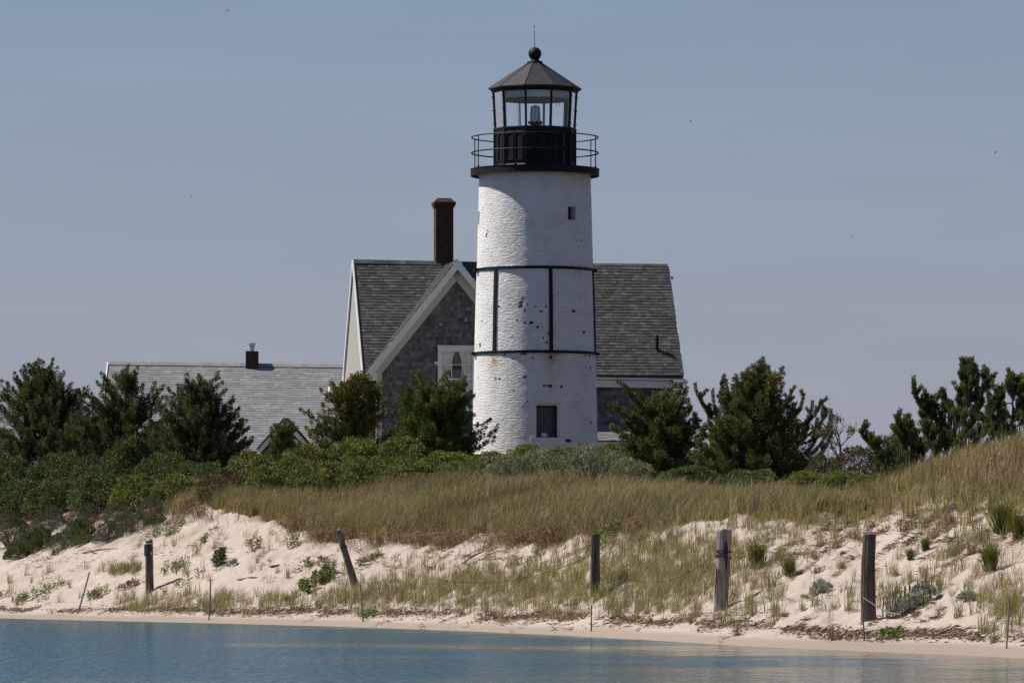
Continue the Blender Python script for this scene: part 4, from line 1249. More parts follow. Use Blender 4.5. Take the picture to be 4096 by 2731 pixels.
# driftwood and plank on the sand
g = G1(1097, 2266); mb = MB(); mb.bar(P(1080, 2267, g.y) + Vector((0, 0, .02)), P(1115, 2261, g.y + .1) + Vector((0, 0, .02)), .16, .04, (0, 1, 0))
tag(mb.build("driftwood_plank", M['post_grey']), "small grey board lying on the sand left of the leaning post", "driftwood")
for (x0, y0, x1, y1, lab) in [(1850, 2255, 1935, 2205, "brown dead stem lying on the slope below the matted grass"), (1925, 2240, 2000, 2205, "crooked dead branch on the sand left of the dark post"),
                              (330, 2212, 470, 2196, "long thin dry stem lying on the sand left of the round brown post"), (950, 2320, 1060, 2312, "dry stems lying flat on the pale sand")]:
    a, b = G1(x0, y0), G1(x1, y1); mb = MB(); m_ = (a + b) / 2 + Vector((0, 0, .05))
    mb.tube([a + Vector((0, 0, .01)), m_, b + Vector((0, 0, .02))], [.02, .028, .012], 6)
    tag(mb.build("dead_branch", M['bark']), lab, "branch")

# ------------------------------------------------------------------ birds
def bird(px, py, pts, body, label):
    Y = 330.0
    root = P(px, py, Y); mb = MB()
    S = Y / FPX
    def q(dx, dy, dz=0): return root + Vector((dx * S, dz * S, -dy * S))
    # body spindle and two flat tapering wings with thickness
    mb.tube([q(*body[0]), q((body[0][0] + body[1][0]) / 2, (body[0][1] + body[1][1]) / 2), q(*body[1])], [.008, .035, .006], 8)
    for w in pts:
        prev = None
        mb.tube([q(*w[0]), q(*w[1], -2), q(*w[2])], [.028, .02, .006], 5)
    o = mb.build("bird", M['black_iron'])
    tag(o, label, "bird", "birds far off in the sky")
bird(911, 41, [[(0, 0), (-4, 2), (-10, 5)], [(0, 0), (2.5, 2), (3.5, 9)]], ((-3, 1.5), (2, 0)), "dark bird with drooping wings near the top left of the sky")
bird(766, 782, [[(0, 0), (1, -.5), (2, -1)], [(0, 0), (-1, .5), (-2, 1)]], ((-2.5, 1), (2.5, -1)), "tiny dark bird in the left sky above the cottage chimney")
bird(3982, 612, [[(0, 0), (-3, -2), (-7, -4)], [(0, 0), (2, -4), (5.5, -9)]], ((-1, 2), (1, -1)), "bird with raised wings at the right edge of the sky")
bird(2762, 485, [[(0, 0), (-3, .2), (-6, .5)], [(0, 0), (3, -.5), (6, -1)]], ((-1, .5), (1.5, 0)), "bird with level wings in the sky right of the lantern room")
bird(3407, 948, [[(0, 0), (1, -.5), (2, -1)], [(0, 0), (-.5, 1), (-1, 2.5)]], ((-1, .5), (1.5, -.5)), "tiny bird low in the right sky")

# ------------------------------------------------------------------ vegetation
def unit(a): return a / np.maximum(np.linalg.norm(a, axis=-1, keepdims=True), 1e-9)

class Fol:
    """Leaf-sized faces gathered as arrays, built into ONE mesh."""
    def __init__(self, seed): self.r = np.random.default_rng(seed); self.V, self.Q, self.T, self.C, self.n = [], [], [], [], 0
    def leaves(self, pos, d, ln, wd, col):
        N = len(pos)
        if N == 0: return
        d = unit(d); s = unit(np.cross(d, self.r.normal(size=(N, 3)))) * (np.reshape(wd, (-1, 1)) / 2)
        L = np.reshape(ln, (-1, 1)); mid = pos + d * L * 0.45
        v = np.stack([pos, mid + s, pos + d * L, mid - s], 1).reshape(-1, 3)
        self.V.append(v); self.Q.append(np.arange(N * 4).reshape(-1, 4) + self.n); self.C.append(np.repeat(col, 4, 0)); self.n += 4 * N
    def blades(self, pos, h, lean, wd, col):
        N = len(pos)
        if N == 0: return
        a = self.r.uniform(0, 2 * np.pi, N); s = np.stack([np.cos(a), np.sin(a), 0 * a], 1) * (np.reshape(wd, (-1, 1)) / 2)
        h = np.reshape(h, (-1, 1)); l3 = np.concatenate([lean, np.zeros((N, 1))], 1)
        up = np.array([[0, 0, 1.0]])
        ll = np.clip(np.linalg.norm(lean, axis=1, keepdims=True), 0, 1.4)
        m = pos + up * h * 0.55 + l3 * h * 0.28
        t = pos + up * h * (1.0 - 0.45 * ll) + l3 * h
        v = np.stack([pos - s, pos + s, m + s * 0.8, m - s * 0.8, t], 1).reshape(-1, 3)
        b = (np.arange(N) * 5 + self.n)[:, None]
        self.Q.append(b + np.array([[0, 1, 2, 3]])); self.T.append(b + np.array([[3, 2, 4]]))
        self.V.append(v); self.C.append(np.repeat(col, 5, 0)); self.n += 5 * N
    def mesh(self, name, mat):
        q = np.concatenate(self.Q) if self.Q else None; t = np.concatenate(self.T) if self.T else None
        return np_mesh(name, np.concatenate(self.V), quads=q, tris=t, cols=np.concatenate(self.C), mats=[mat])

def pick(r, pal, N, var=0.18):
    pal = np.array(pal); c = pal[r.integers(0, len(pal), N)]
    return np.clip(c * (1 + r.uniform(-var, var, (N, 1))), 0, 1)

CEDAR = [(0.105, 0.125, 0.032), (0.14, 0.155, 0.040), (0.078, 0.096, 0.028), (0.19, 0.185, 0.052), (0.145, 0.14, 0.05)]
CEDAR_DK = [(0.085, 0.105, 0.036), (0.112, 0.128, 0.042), (0.066, 0.082, 0.032), (0.155, 0.15, 0.056)]
VINE = [(0.15, 0.13, 0.022), (0.11, 0.105, 0.022), (0.16, 0.10, 0.02), (0.085, 0.095, 0.024)]
PINE = [(0.082, 0.118, 0.034), (0.11, 0.144, 0.040), (0.060, 0.09, 0.028), (0.155, 0.17, 0.05)]

def cedar(label, px, base_py, Y, env, tips, seed, pal=CEDAR, nb=90, dens=1.0, vine=None, depth=0.85, name="cedar_tree", full=1.0, leafl=(0.06, 0.12)):
    """env: (photo y, left x, right x) from top to bottom. tips: leader tips that stand out of the outline."""
    r = np.random.default_rng(seed); F = Fol(seed + 1000)
    pm = FPX / Y
    gz = float(zground(P(px, base_py, Y).x, Y)); base = np.array([P(px, base_py, Y).x, Y, gz - 0.1])
    ez = np.array([Zp(e[0], Y) for e in env])[::-1]
    el = np.array([(px - e[1]) / pm for e in env])[::-1]; er = np.array([(e[2] - px) / pm for e in env])[::-1]
    z0, z1 = ez[0], ez[-1]
    tr = MB()
    top = np.array([base[0], Y, z1 - 0.15 * (z1 - base[2])])
    bend = np.array([r.uniform(-.1, .1), r.uniform(-.1, .1), 0])
    def trunk_at(t): return base + (top - base) * t + bend * math.sin(t * 3.0)
    H = top[2] - base[2]
    tr.tube([trunk_at(t) for t in np.linspace(0, 1, 7)], [0.05 * H * .55 * (1 - .8 * t) + .012 for t in np.linspace(0, 1, 7)], 7)
    branches = []
    nb = int(nb * 0.85)
    for i in range(nb):
        f = r.beta(1.15, 1.15); z = z0 + (z1 - z0) * f
        az = r.uniform(0, 2 * np.pi); ca, sa = math.cos(az), math.sin(az)
        l_, r_ = np.interp(z, ez, el), np.interp(z, ez, er)
        side = r_ if ca > 0 else l_
        R = math.hypot(ca * side, sa * depth * (l_ + r_) / 2) * (r.uniform(0.62, 1.12) if r.random() < .82 else r.uniform(.3, .7))
        tip = np.array([base[0] + ca * side * (R / max(1e-3, math.hypot(ca * side, sa * depth * (l_ + r_) / 2))), Y + sa * depth * (l_ + r_) / 2 * (R / max(1e-3, math.hypot(ca * side, sa * depth * (l_ + r_) / 2))), z])
        ts = np.clip((z - base[2] - abs(R) * r.uniform(.55, 1.05)) / H, 0.05, 0.98)
        branches.append((trunk_at(ts), tip, 0.0))
    # more leaders that break the outline with pointed sprays
    auto = []
    for q in range(int(6 + nb * .10)):
        zq = z0 + (z1 - z0) * r.uniform(.12, .97); sd = -1 if r.random() < .5 else 1
        e_ = np.interp(zq, ez, el) if sd < 0 else np.interp(zq, ez, er)
        auto.append(np.array([base[0] + sd * (e_ * r.uniform(.92, 1.10) + .05), Y + r.normal(0, .25), zq + r.uniform(.05, .3)]))
    for a_ in auto:
        st = trunk_at(np.clip((a_[2] - base[2]) / H - r.uniform(.22, .42), .05, .85)); branches.append((st, a_, 1.0))
    for (tx, ty) in tips:
        tp_ = np.array(P(tx, ty, Y + r.uniform(-.3, .3)))
        st = trunk_at(np.clip((tp_[2] - base[2]) / H - r.uniform(.25, .45), .08, .8))
        branches.append((st, tp_, 1.0))
    cent, outd, wgt, prad = [], [], [], []
    for (a, b, lead) in branches:
        d = b - a; L = np.linalg.norm(d)
        ctrl = (a + b) / 2 + np.array([0, 0, -0.12 * L]) + r.normal(size=3) * 0.05 * L
        K = max(4, int(L / 0.095))
        tt = np.linspace(0, 1, K + 1)
        pts = (1 - tt)[:, None] ** 2 * a + 2 * (tt * (1 - tt))[:, None] * ctrl + tt[:, None] ** 2 * b
        if L > 0.35: tr.tube([Vector(p) for p in pts[::2]], [max(.006, .028 * (1 - .85 * t) * min(1.5, L)) for t in tt[::2]], 5, cap=False)
        tan = unit(np.gradient(pts, axis=0))
        for k in range(K + 1):
            if tt[k] < (0.30 if not lead else 0.2) and r.random() < .7: continue
            spread = (0.085 if not lead else 0.05) * (1.15 - 0.65 * tt[k]) * min(1.6, 0.6 + L * .35)
            for q in range(1):
                off = r.normal(size=3) * spread * (1.0, 1.0, .8)
                cent.append(pts[k] + off); outd.append(tan[k] * 1.0 + np.array([0, 0, .42]) + unit(off[None])[0] * .5); wgt.append(1.0); prad.append(r.uniform(.12, .24) * (1.12 - (.62 if lead else .45) * tt[k]))
    # inner sprays that close the crown
    NI = int(len(cent) * .18)
    zi = z0 + (z1 - z0) * r.beta(1.0, 1.5, NI); ai = r.uniform(0, 2 * np.pi, NI); ri = np.sqrt(r.uniform(0, 1, NI)) * .78
    li, rg = np.interp(zi, ez, el), np.interp(zi, ez, er)
    xi = np.where(np.cos(ai) > 0, rg, li) * np.cos(ai) * ri; yi = depth * (li + rg) / 2 * np.sin(ai) * ri
    cent += list(np.stack([base[0] + xi, Y + yi, zi], 1)); outd += list(np.stack([np.cos(ai) * .5, np.sin(ai) * .5, np.full(NI, .8)], 1))
    cent, outd = np.array(cent), unit(np.array(outd)); prad = np.array(prad + list(r.uniform(.13, .25, NI)))
    keep = r.random(len(cent)) < full
    cent, outd, prad = cent[keep], outd[keep], prad[keep]
    m = int(60 * dens); n = len(cent)
    ctint = pick(r, pal, n, .22)
    pos = np.repeat(cent, m, 0); od = np.repeat(outd, m, 0)
    puff = np.repeat(prad[:, None], m, 0); q3 = unit(r.normal(size=(n * m, 3)))
    tl = r.uniform(0, 1, (n * m, 1)) ** .85
    pos = pos + od * (tl - .35) * puff * 1.7 + q3 * puff * .72 * (1.05 - .75 * tl) * r.uniform(.5, 1, (n * m, 1))
    dd = od * .9 + q3 * (.85 - .35 * tl) + r.normal(size=(n * m, 3)) * 0.22
    F.leaves(pos, dd, r.uniform(*leafl, n * m), r.uniform(0.017, 0.031, n * m), np.repeat(ctint, m, 0) * (1 + r.uniform(-.2, .2, (n * m, 1))))
    if vine:
        for (vx, vy, rad, cnt) in vine:
            c = np.array(P(vx, vy, Y - .6)); N = cnt; q = unit(r.normal(size=(N, 3))) * r.uniform(.5, 1, (N, 1)) * rad / pm * np.array([[1, .7, 1]])
            F.leaves(c + q, q + np.array([[0, -.2, .3]]) + r.normal(size=(N, 3)) * .3, r.uniform(.06, .10, N), r.uniform(.04, .07, N), pick(r, VINE, N, .3))
    root = thing(name, base, label, "tree")
    put("crown", F.mesh("crown", M['leaf']), root)
    tr.build("trunk", M['bark'], root)
    return root

def pine(label, px, base_py, Y, tips, seed, dens=1.0, name="pine_tree", low=None):
    """tips: photo points of the upright brushes; limbs run to them from the trunk"""
    r = np.random.default_rng(seed); F = Fol(seed + 2000); tr = MB()
    pm = FPX / Y
    b0 = P(px, base_py, Y); base = np.array([b0.x, Y, float(zground(b0.x, Y)) - .1])
    zt_ = max(np.array(P(t[0], t[1], Y))[2] for t in tips)
    H = zt_ - base[2]
    tops = min(tips, key=lambda t: t[1])
    tt_ = np.array(P(tops[0], tops[1], Y)) - np.array([0, 0, .1])
    def trunk_at(t): return base + (tt_ - base) * t + np.array([.05 * math.sin(5 * t), .05 * math.sin(4 * t), 0])
    tr.tube([Vector(trunk_at(t)) for t in np.linspace(0, 1, 9)], [.075 * (1 - .8 * t) + .012 for t in np.linspace(0, 1, 9)], 7)
    axes = []
    for (x, y) in tips:
        for rep in range(2 if r.random() < .5 else 1):
            b = np.array(P(x + (r.uniform(-30, 30) if rep else 0), y + (r.uniform(15, 95) if rep else 0), Y + (r.uniform(-.6, .6) if rep else r.uniform(-.25, .25))))
            f = np.clip((b[2] - base[2]) / H - r.uniform(.26, .58), .05, .9)
            a = trunk_at(f)
            L = np.linalg.norm(b - a)
            hor = b.copy(); hor[2] = a[2] + (b[2] - a[2]) * .14; ctrl = a * .08 + hor * .92
            K = max(6, int(L / .07)); t = np.linspace(0, 1, K + 1)[:, None]
            pts = (1 - t) ** 2 * a + 2 * t * (1 - t) * ctrl + t ** 2 * b
            tr.tube([Vector(p) for p in pts[::2]], [max(.008, .03 * (1 - .8 * q)) for q in t[::2, 0]], 5, cap=False)
            axes.append(pts[int(K * .45):])
            # side candles
            for q in range(1 + int(L * 1.3)):
                k = r.integers(int(K * .3), K); p = pts[k]; Ls = r.uniform(.18, .36)
                dv = unit(np.array([[r.normal() * .55, r.normal() * .55, 1.0]]))[0]
                s = np.linspace(0, 1, 6)[:, None]; axes.append(p + dv * Ls * s + np.array([r.normal() * .05, r.normal() * .05, 0]) * s ** 2)
    for pts in axes:
        K = len(pts); L = np.linalg.norm(pts[-1] - pts[0])
        N = int(max(90, 560 * L * dens)); k = r.uniform(0, K - 1.001, N); i = k.astype(int); fr = (k - i)[:, None]
        p = pts[i] * (1 - fr) + pts[i + 1] * fr; tan = unit(pts[i + 1] - pts[i])
        rad = unit(np.cross(tan, r.normal(size=(N, 3))))
        d = tan * r.uniform(.55, 1.1, (N, 1)) + rad * .75
        tint = pick(r, PINE, 1, .2)
        F.leaves(p + rad * .01, d, r.uniform(.075, .125, N), r.uniform(.012, .020, N), np.repeat(tint, N, 0) * (1 + r.uniform(-.35, .35, (N, 1))))
    root = thing(name, base, label, "tree")
    put("crown", F.mesh("crown", M['leaf']), root); tr.build("trunk", M['bark'], root)
    # cones
    for q in range(6):
        pts = axes[r.integers(0, len(axes))]; p = Vector(pts[0] + np.array([r.normal() * .04, -.06, r.normal() * .03]))
        c = MB(); c.smooth = True; c.lathe((p.x, p.y, 0), [(.004, p.z - .05), (.03, p.z - .03), (.034, p.z), (.02, p.z + .035), (.004, p.z + .05)], 9); c.build("pine_cone", M['bark'], root)
    return root

# --- shrub kinds: built once each, then copied
SH = {
    'bay': dict(pal=[(0.170, 0.205, 0.036), (0.130, 0.168, 0.034), (0.225, 0.235, 0.048), (0.10, 0.135, 0.032), (0.18, 0.165, 0.05)], n=10500, l=(.045, .075), w=(.028, .045)),
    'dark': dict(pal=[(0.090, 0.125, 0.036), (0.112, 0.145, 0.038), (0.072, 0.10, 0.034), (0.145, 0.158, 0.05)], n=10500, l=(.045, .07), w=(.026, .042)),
    'silver': dict(pal=[(0.25, 0.255, 0.135), (0.18, 0.195, 0.09), (0.33, 0.32, 0.20), (0.14, 0.16, 0.07)], n=5200, l=(.05, .085), w=(.018, .028)),
    'brown': dict(pal=[(0.12, 0.10, 0.035), (0.085, 0.085, 0.028), (0.14, 0.085, 0.045), (0.10, 0.055, 0.04), (0.07, 0.08, 0.025)], n=6500, l=(.05, .085), w=(.022, .036)),
    'twiggy': dict(pal=[(0.075, 0.092, 0.035), (0.095, 0.09, 0.05), (0.06, 0.08, 0.03), (0.13, 0.11, 0.08)], n=4400, l=(.05, .085), w=(.018, .032)),
}
def shrub_mesh(kind, seed):
    k = SH[kind]; r = np.random.default_rng(seed); F = Fol(seed); N = k['n']
    NP = 120
    paz = r.uniform(0, 2 * np.pi, NP); pel = np.arcsin(r.uniform(0.0, 1, NP) ** .9)
    pd = np.stack([np.cos(paz) * np.cos(pel), np.sin(paz) * np.cos(pel), np.sin(pel)], 1)
    pr = r.uniform(.09, .21, NP)
    pc = pd * ((0.62 + 0.42 * fbm(pd[:, 0] * 2.2 + 5, pd[:, 1] * 2.2 + pd[:, 2] * 2.7, seed, 2)) - pr * .2)[:, None]
    pal = np.array(k['pal']); pcol = pal[r.integers(0, len(pal), NP)] * (1 + r.uniform(-.18, .18, (NP, 1)))
    i = r.choice(NP, N, p=pr ** 2 / (pr ** 2).sum())
    q = unit(r.normal(size=(N, 3)) + pd[i] * .7 + np.array([[0, 0, .35]]))
    rad = r.uniform(.75, 1.05, N); sp = r.random(N) < .07; rad[sp] *= r.uniform(1.1, 1.5, sp.sum())
    pos = pc[i] + q * (pr[i] * rad)[:, None] * np.array([[1, 1, .85]]); pos[:, 2] = np.maximum(pos[:, 2], 0.02)
    col = np.where((r.random(N) < .65)[:, None], pcol[i], pal[r.integers(0, len(pal), N)]) * (1 + r.uniform(-.25, .25, (N, 1)))
    dirs = q * .7 + np.array([[0, 0, .25]]) + r.normal(size=(N, 3)) * .6
    F.leaves(pos, dirs, r.uniform(*k['l'], N), r.uniform(*k['w'], N), col)
    me = F.mesh("foliage", M['leaf'])
    mb = MB(); rr = random.Random(seed)
    for i in range(46 if kind in ('twiggy', 'silver', 'brown') else 22):
        a = rr.uniform(0, 6.28); e = math.asin(rr.uniform(.1, 1)); R_ = rr.uniform(.75, 1.08)
        t = Vector((math.cos(a) * math.cos(e), math.sin(a) * math.cos(e), math.sin(e))) * R_
        m_ = t * .5 + Vector((rr.uniform(-.1, .1), rr.uniform(-.1, .1), .12))
        mb.tube([Vector((0, 0, -.15)), m_, t], [.016, .011, .004], 4, cap=False)
        for q in range(2):
            s = m_.lerp(t, rr.uniform(.2, .8)); mb.tube([s, s + Vector((rr.uniform(-.2, .2), rr.uniform(-.2, .2), rr.uniform(.05, .25)))], [.007, .003], 4, cap=False)
    return me, mb
_proto = {}
def shrub_proto(kind, v):
    key = (kind, v)
    if key not in _proto:
        me, mb = shrub_mesh(kind, 100 + v * 7 + list(SH).index(kind) * 31)
        tmp = mb.build("stems", M['grey_bark'] if kind in ('twiggy', 'silver') else M['bark'], fix=False)
        sm = tmp.data; bpy.data.objects.remove(tmp)
        _proto[key] = (me, sm)
    return _proto[key]
_shn = [0]
def shrub(kind, px, base_py, w, top_py, label, Y=None, name=None, group=None, dy=1.0):
    _shn[0] += 1; r = random.Random(_shn[0] * 13)
    if Y is None: g = G1(px, base_py)
    else: q = P(px, base_py, Y); g = Vector((q.x, Y, float(zground(q.x, Y))))
    pm = FPX / g.y
    h = P(px, top_py, g.y).z - g.z
    root = thing(name or {'bay': 'bayberry_shrub', 'dark': 'dark_shrub', 'silver': 'silver_shrub', 'brown': 'russet_shrub', 'twiggy': 'twiggy_shrub'}[kind], g - Vector((0, 0, .08)), label, "shrub", group)
    root.scale = (w / 2 / pm / .95, w / 2 / pm / .95 * dy, h / 1.0)
    root.rotation_euler = (0, 0, 0)
    a = r.uniform(0, 6.28)
    me, sm = shrub_proto(kind, r.randrange(2))
    for nm, m_ in (("foliage", me), ("stems", sm)):
        o = bpy.data.objects.new(nm, m_); link(o, root); o.rotation_euler = (0, 0, a)
    return root

# ---- trees
cedar("large dark cedar cut off by the left edge of the picture", 175, 1900, 184, [(1468, 130, 212), (1500, 60, 228), (1560, 0, 290), (1620, -60, 330), (1680, -80, 385), (1760, -100, 400), (1900, -100, 400)],
      [(112, 1462), (150, 1448), (168, 1452), (205, 1446), (60, 1500), (283, 1540), (288, 1600), (20, 1530)], 41, CEDAR_DK, 150, vine=[(285, 1570, 14, 60)])
cedar("dark cedar with dead lower twigs in front of the cottage roof's left end", 500, 1870, 178, [(1495, 485, 540), (1530, 435, 560), (1570, 380, 610), (1620, 350, 635), (1680, 335, 640), (1760, 325, 655), (1880, 330, 650)],
      [(510, 1474), (540, 1480), (412, 1500), (345, 1555), (340, 1572), (640, 1555), (400, 1530), (325, 1600)], 42, CEDAR_DK, 95)
cedar("dark cedar with two upright tips before the middle of the cottage roof", 800, 1880, 175, [(1525, 740, 862), (1560, 710, 885), (1610, 660, 905), (1660, 630, 930), (1720, 605, 960), (1790, 595, 985), (1880, 600, 975)],
      [(743, 1503), (800, 1508), (866, 1500), (680, 1560), (960, 1640), (975, 1690), (985, 1760), (640, 1610)], 43, CEDAR_DK, 125)
cedar("low dark cedar filling the gap between the large left cedar and the next one", 325, 1890, 181, [(1660, 300, 350), (1720, 260, 400), (1800, 240, 420), (1880, 240, 420)], [(330, 1640), (290, 1670), (370, 1680)], 71, CEDAR_DK, 55)
cedar("low cedar between the bare twigged cedar and the two tipped cedar", 640, 1890, 177, [(1710, 620, 665), (1760, 580, 700), (1830, 560, 720), (1890, 560, 720)], [(640, 1690), (600, 1730), (680, 1720)], 72, CEDAR_DK, 45)
cedar("small young cedar in front of the cottage's little gable", 1130, 1830, 172, [(1700, 1115, 1150), (1760, 1090, 1180), (1830, 1070, 1190)], [(1135, 1690), (1083, 1720), (1160, 1730)], 44, CEDAR, 26, leafl=(.06, .11))
cedar("cedar wrapped in yellowing vine beside the corner of the tall house", 1400, 1830, 174, [(1515, 1410, 1480), (1560, 1350, 1510), (1620, 1305, 1520), (1680, 1235, 1530), (1760, 1200, 1550), (1830, 1200, 1550)],
      [(1325, 1540), (1290, 1566), (1210, 1640), (1450, 1506)], 45, CEDAR, 70, vine=[(1440, 1540, 55, 1300), (1385, 1600, 50, 1100), (1500, 1590, 32, 450), (1480, 1690, 40, 350), (1320, 1590, 25, 200)], full=.85)
cedar("broad bright green cedar in front of the gable window left of the tower", 1730, 1840, 170.5, [(1535, 1670, 1840), (1570, 1640, 1865), (1620, 1600, 1865), (1700, 1565, 1865), (1770, 1550, 1880), (1840, 1555, 1880)],
      [(1682, 1494), (1789, 1490), (1648, 1506), (1850, 1530), (1890, 1585), (1640, 1590), (1950, 1685), (1988, 1715), (1930, 1720), (1970, 1760)], 46, [(0.095, 0.135, 0.028), (0.125, 0.162, 0.034), (0.072, 0.102, 0.025), (0.165, 0.18, 0.042)], 125)
cedar("spreading cedar with drooping sprays just right of the tower", 2660, 1900, 160, [(1570, 2640, 2720), (1610, 2570, 2740), (1670, 2515, 2765), (1740, 2490, 2790), (1830, 2500, 2840), (1930, 2520, 2840)],
      [(2480, 1530), (2500, 1560), (2440, 1617), (2460, 1625), (2735, 1535), (2690, 1540), (2755, 1610), (2450, 1705), (2500, 1740), (2560, 1580)], 47, [(0.105, 0.122, 0.034), (0.14, 0.152, 0.044), (0.078, 0.094, 0.03), (0.185, 0.18, 0.058)], 120, full=.85, leafl=(.06, .13))
cedar("tall dense cedar with pointed top at the middle of the right tree group", 3020, 1930, 157, [(1475, 3030, 3060), (1520, 2970, 3105), (1580, 2900, 3130), (1650, 2860, 3165), (1740, 2830, 3220), (1830, 2800, 3270), (1930, 2800, 3250)],
      [(3047, 1440), (3040, 1460), (3122, 1478), (2990, 1490), (3125, 1500), (2945, 1520), (2920, 1590)], 48, CEDAR, 170, vine=[(3100, 1530, 40, 260), (2870, 1740, 40, 300), (3190, 1720, 40, 300), (3270, 1720, 35, 200)])
pine("pine with bristly limbs reaching out on both sides behind the tall dense cedar", 3010, 1900, 160.5, [(2780, 1535), (2800, 1570), (2850, 1555), (2885, 1530), (2905, 1520), (2945, 1500), (2990, 1480), (3085, 1490), (2775, 1650), (2835, 1660), (2870, 1665),
      (3165, 1560), (3215, 1575), (3250, 1605), (3285, 1600), (3305, 1635), (3325, 1675), (3230, 1690), (3280, 1690), (3180, 1640)], 51, 1.1)

def limb_pine(label, px, base_py, Y, limbs, seed, fill=()):
    """Open pine drawn limb by limb: each limb a list of photo points from its foot to its tip and the share of it left bare."""
    r = np.random.default_rng(seed); F = Fol(seed + 3000); tr = MB(); pm = FPX / Y
    b0 = P(px, base_py, Y); base = np.array([b0.x, Y, float(zground(b0.x, Y)) - .1])
    axes = []
    allz = [p for l, _, _ in limbs for p in l]
    for (pl, bare, rad) in limbs:
        dy = r.uniform(-.45, .45)
        q = [np.array(P(x, y, Y + dy * k / max(1, len(pl) - 1))) for k, (x, y) in enumerate(pl)]
        if pl[0][1] >= base_py - 1: q[0] = base.copy()
        pts = []
        for k in range(len(q) - 1):
            p0, p1, p2, p3 = q[max(k - 1, 0)], q[k], q[k + 1], q[min(k + 2, len(q) - 1)]
            for t in np.linspace(0, 1, 8, endpoint=False):
                pts.append(.5 * (2 * p1 + (p2 - p0) * t + (2 * p0 - 5 * p1 + 4 * p2 - p3) * t * t + (3 * p1 - p0 - 3 * p2 + p3) * t ** 3))
        pts.append(q[-1]); pts = np.array(pts); pts[1:-1] += r.normal(size=(len(pts) - 2, 3)) * .012
        n = len(pts); tr.tube([Vector(p) for p in pts], [max(.008, rad * (1 - .82 * k / n)) for k in range(n)], 6, cap=False)
        s = int(n * bare); axes.append((pts[s:], 1.0))
        L = np.linalg.norm(np.diff(pts, axis=0), axis=1).sum()
        for c in range(int(3 + L * 8)):
            k = r.integers(min(int(n * bare * .75), n - 2), n - 1); p = pts[k]; Ls = r.uniform(.12, .30)
            dv = unit(np.array([[r.normal() * .55, r.normal() * .55, r.uniform(.5, 1.1)]]))[0]; t = np.linspace(0, 1, 6)[:, None]
            axes.append((p + dv * Ls * t + np.array([0, 0, .05]) * t ** 2, .9))
    for (fx, fy, fw, fh, cnt) in fill:
        for c in range(cnt):
            p = np.array(P(fx + r.uniform(-fw, fw), fy + r.uniform(-fh, fh), Y + r.uniform(-.6, .8))); Ls = r.uniform(.18, .36)
            dv = unit(np.array([[r.normal() * .45, r.normal() * .45, 1.0]]))[0]; t = np.linspace(0, 1, 6)[:, None]
            axes.append((p + dv * Ls * t, 1.0)); st = p + (base - p) * min(.5, .45 / max(.2, np.linalg.norm(base - p))) + np.array([0, 0, -.1])
            tr.tube([Vector(st), Vector((st + p) / 2 + np.array([0, 0, -.06])), Vector(p)], [.02, .012, .008], 4, cap=False)
    for (pts, sc) in axes:
        K = len(pts); L = np.linalg.norm(np.diff(pts, axis=0), axis=1).sum()
        N = int(max(90, 700 * L)); k = r.uniform(0, K - 1.001, N); i = k.astype(int); fr = (k - i)[:, None]
        p = pts[i] * (1 - fr) + pts[i + 1] * fr; tan = unit(pts[i + 1] - pts[i]); rd = unit(np.cross(tan, r.normal(size=(N, 3))))
        d = tan * r.uniform(.5, 1.1, (N, 1)) + rd * .9 + np.array([[0, 0, .12]])
        tint = pick(r, PINE, 1, .2)
        F.leaves(p + rd * .008, d, r.uniform(.075, .12, N) * sc, r.uniform(.011, .018, N), np.repeat(tint, N, 0) * (1 + r.uniform(-.35, .35, (N, 1))))
    root = thing("pine_tree", base, label, "tree")
    put("crown", F.mesh("crown", M['leaf']), root); tr.build("trunk", M['bark'], root)
    for q in range(7):
        pts = axes[r.integers(0, len(axes))][0]; p = Vector(pts[0] + np.array([r.normal() * .05, -.08, r.normal() * .03]))
        c = MB(); c.smooth = True; c.lathe((p.x, p.y, 0), [(.004, p.z - .05), (.03, p.z - .03), (.034, p.z), (.02, p.z + .035), (.004, p.z + .05)], 9); c.build("pine_cone", M['bark'], root)
    return root
limb_pine("bristly pine whose long limb reaches up to the left on top of the dune", 3826, 1880, 126, [
    ([(3826, 1880), (3822, 1760), (3790, 1712), (3750, 1684), (3712, 1648), (3678, 1615), (3660, 1575), (3657, 1543)], .38, .05),
    ([(3715, 1650), (3712, 1620), (3701, 1583)], .2, .018), ([(3728, 1662), (3724, 1630), (3716, 1597)], .2, .018), ([(3745, 1680), (3738, 1640), (3734, 1602)], .25, .018),
    ([(3780, 1706), (3782, 1655), (3775, 1610), (3774, 1582)], .35, .02), ([(3800, 1715), (3806, 1670), (3812, 1637)], .3, .02),
    ([(3760, 1690), (3720, 1690), (3690, 1665), (3680, 1650)], .35, .02), ([(3790, 1730), (3740, 1735), (3705, 1715), (3695, 1695)], .3, .02),
    ([(3815, 1780), (3760, 1775), (3725, 1750), (3712, 1728)], .3, .022)], 54, [(3765, 1745, 70, 40, 22), (3775, 1800, 70, 35, 20), (3810, 1690, 30, 40, 7)])
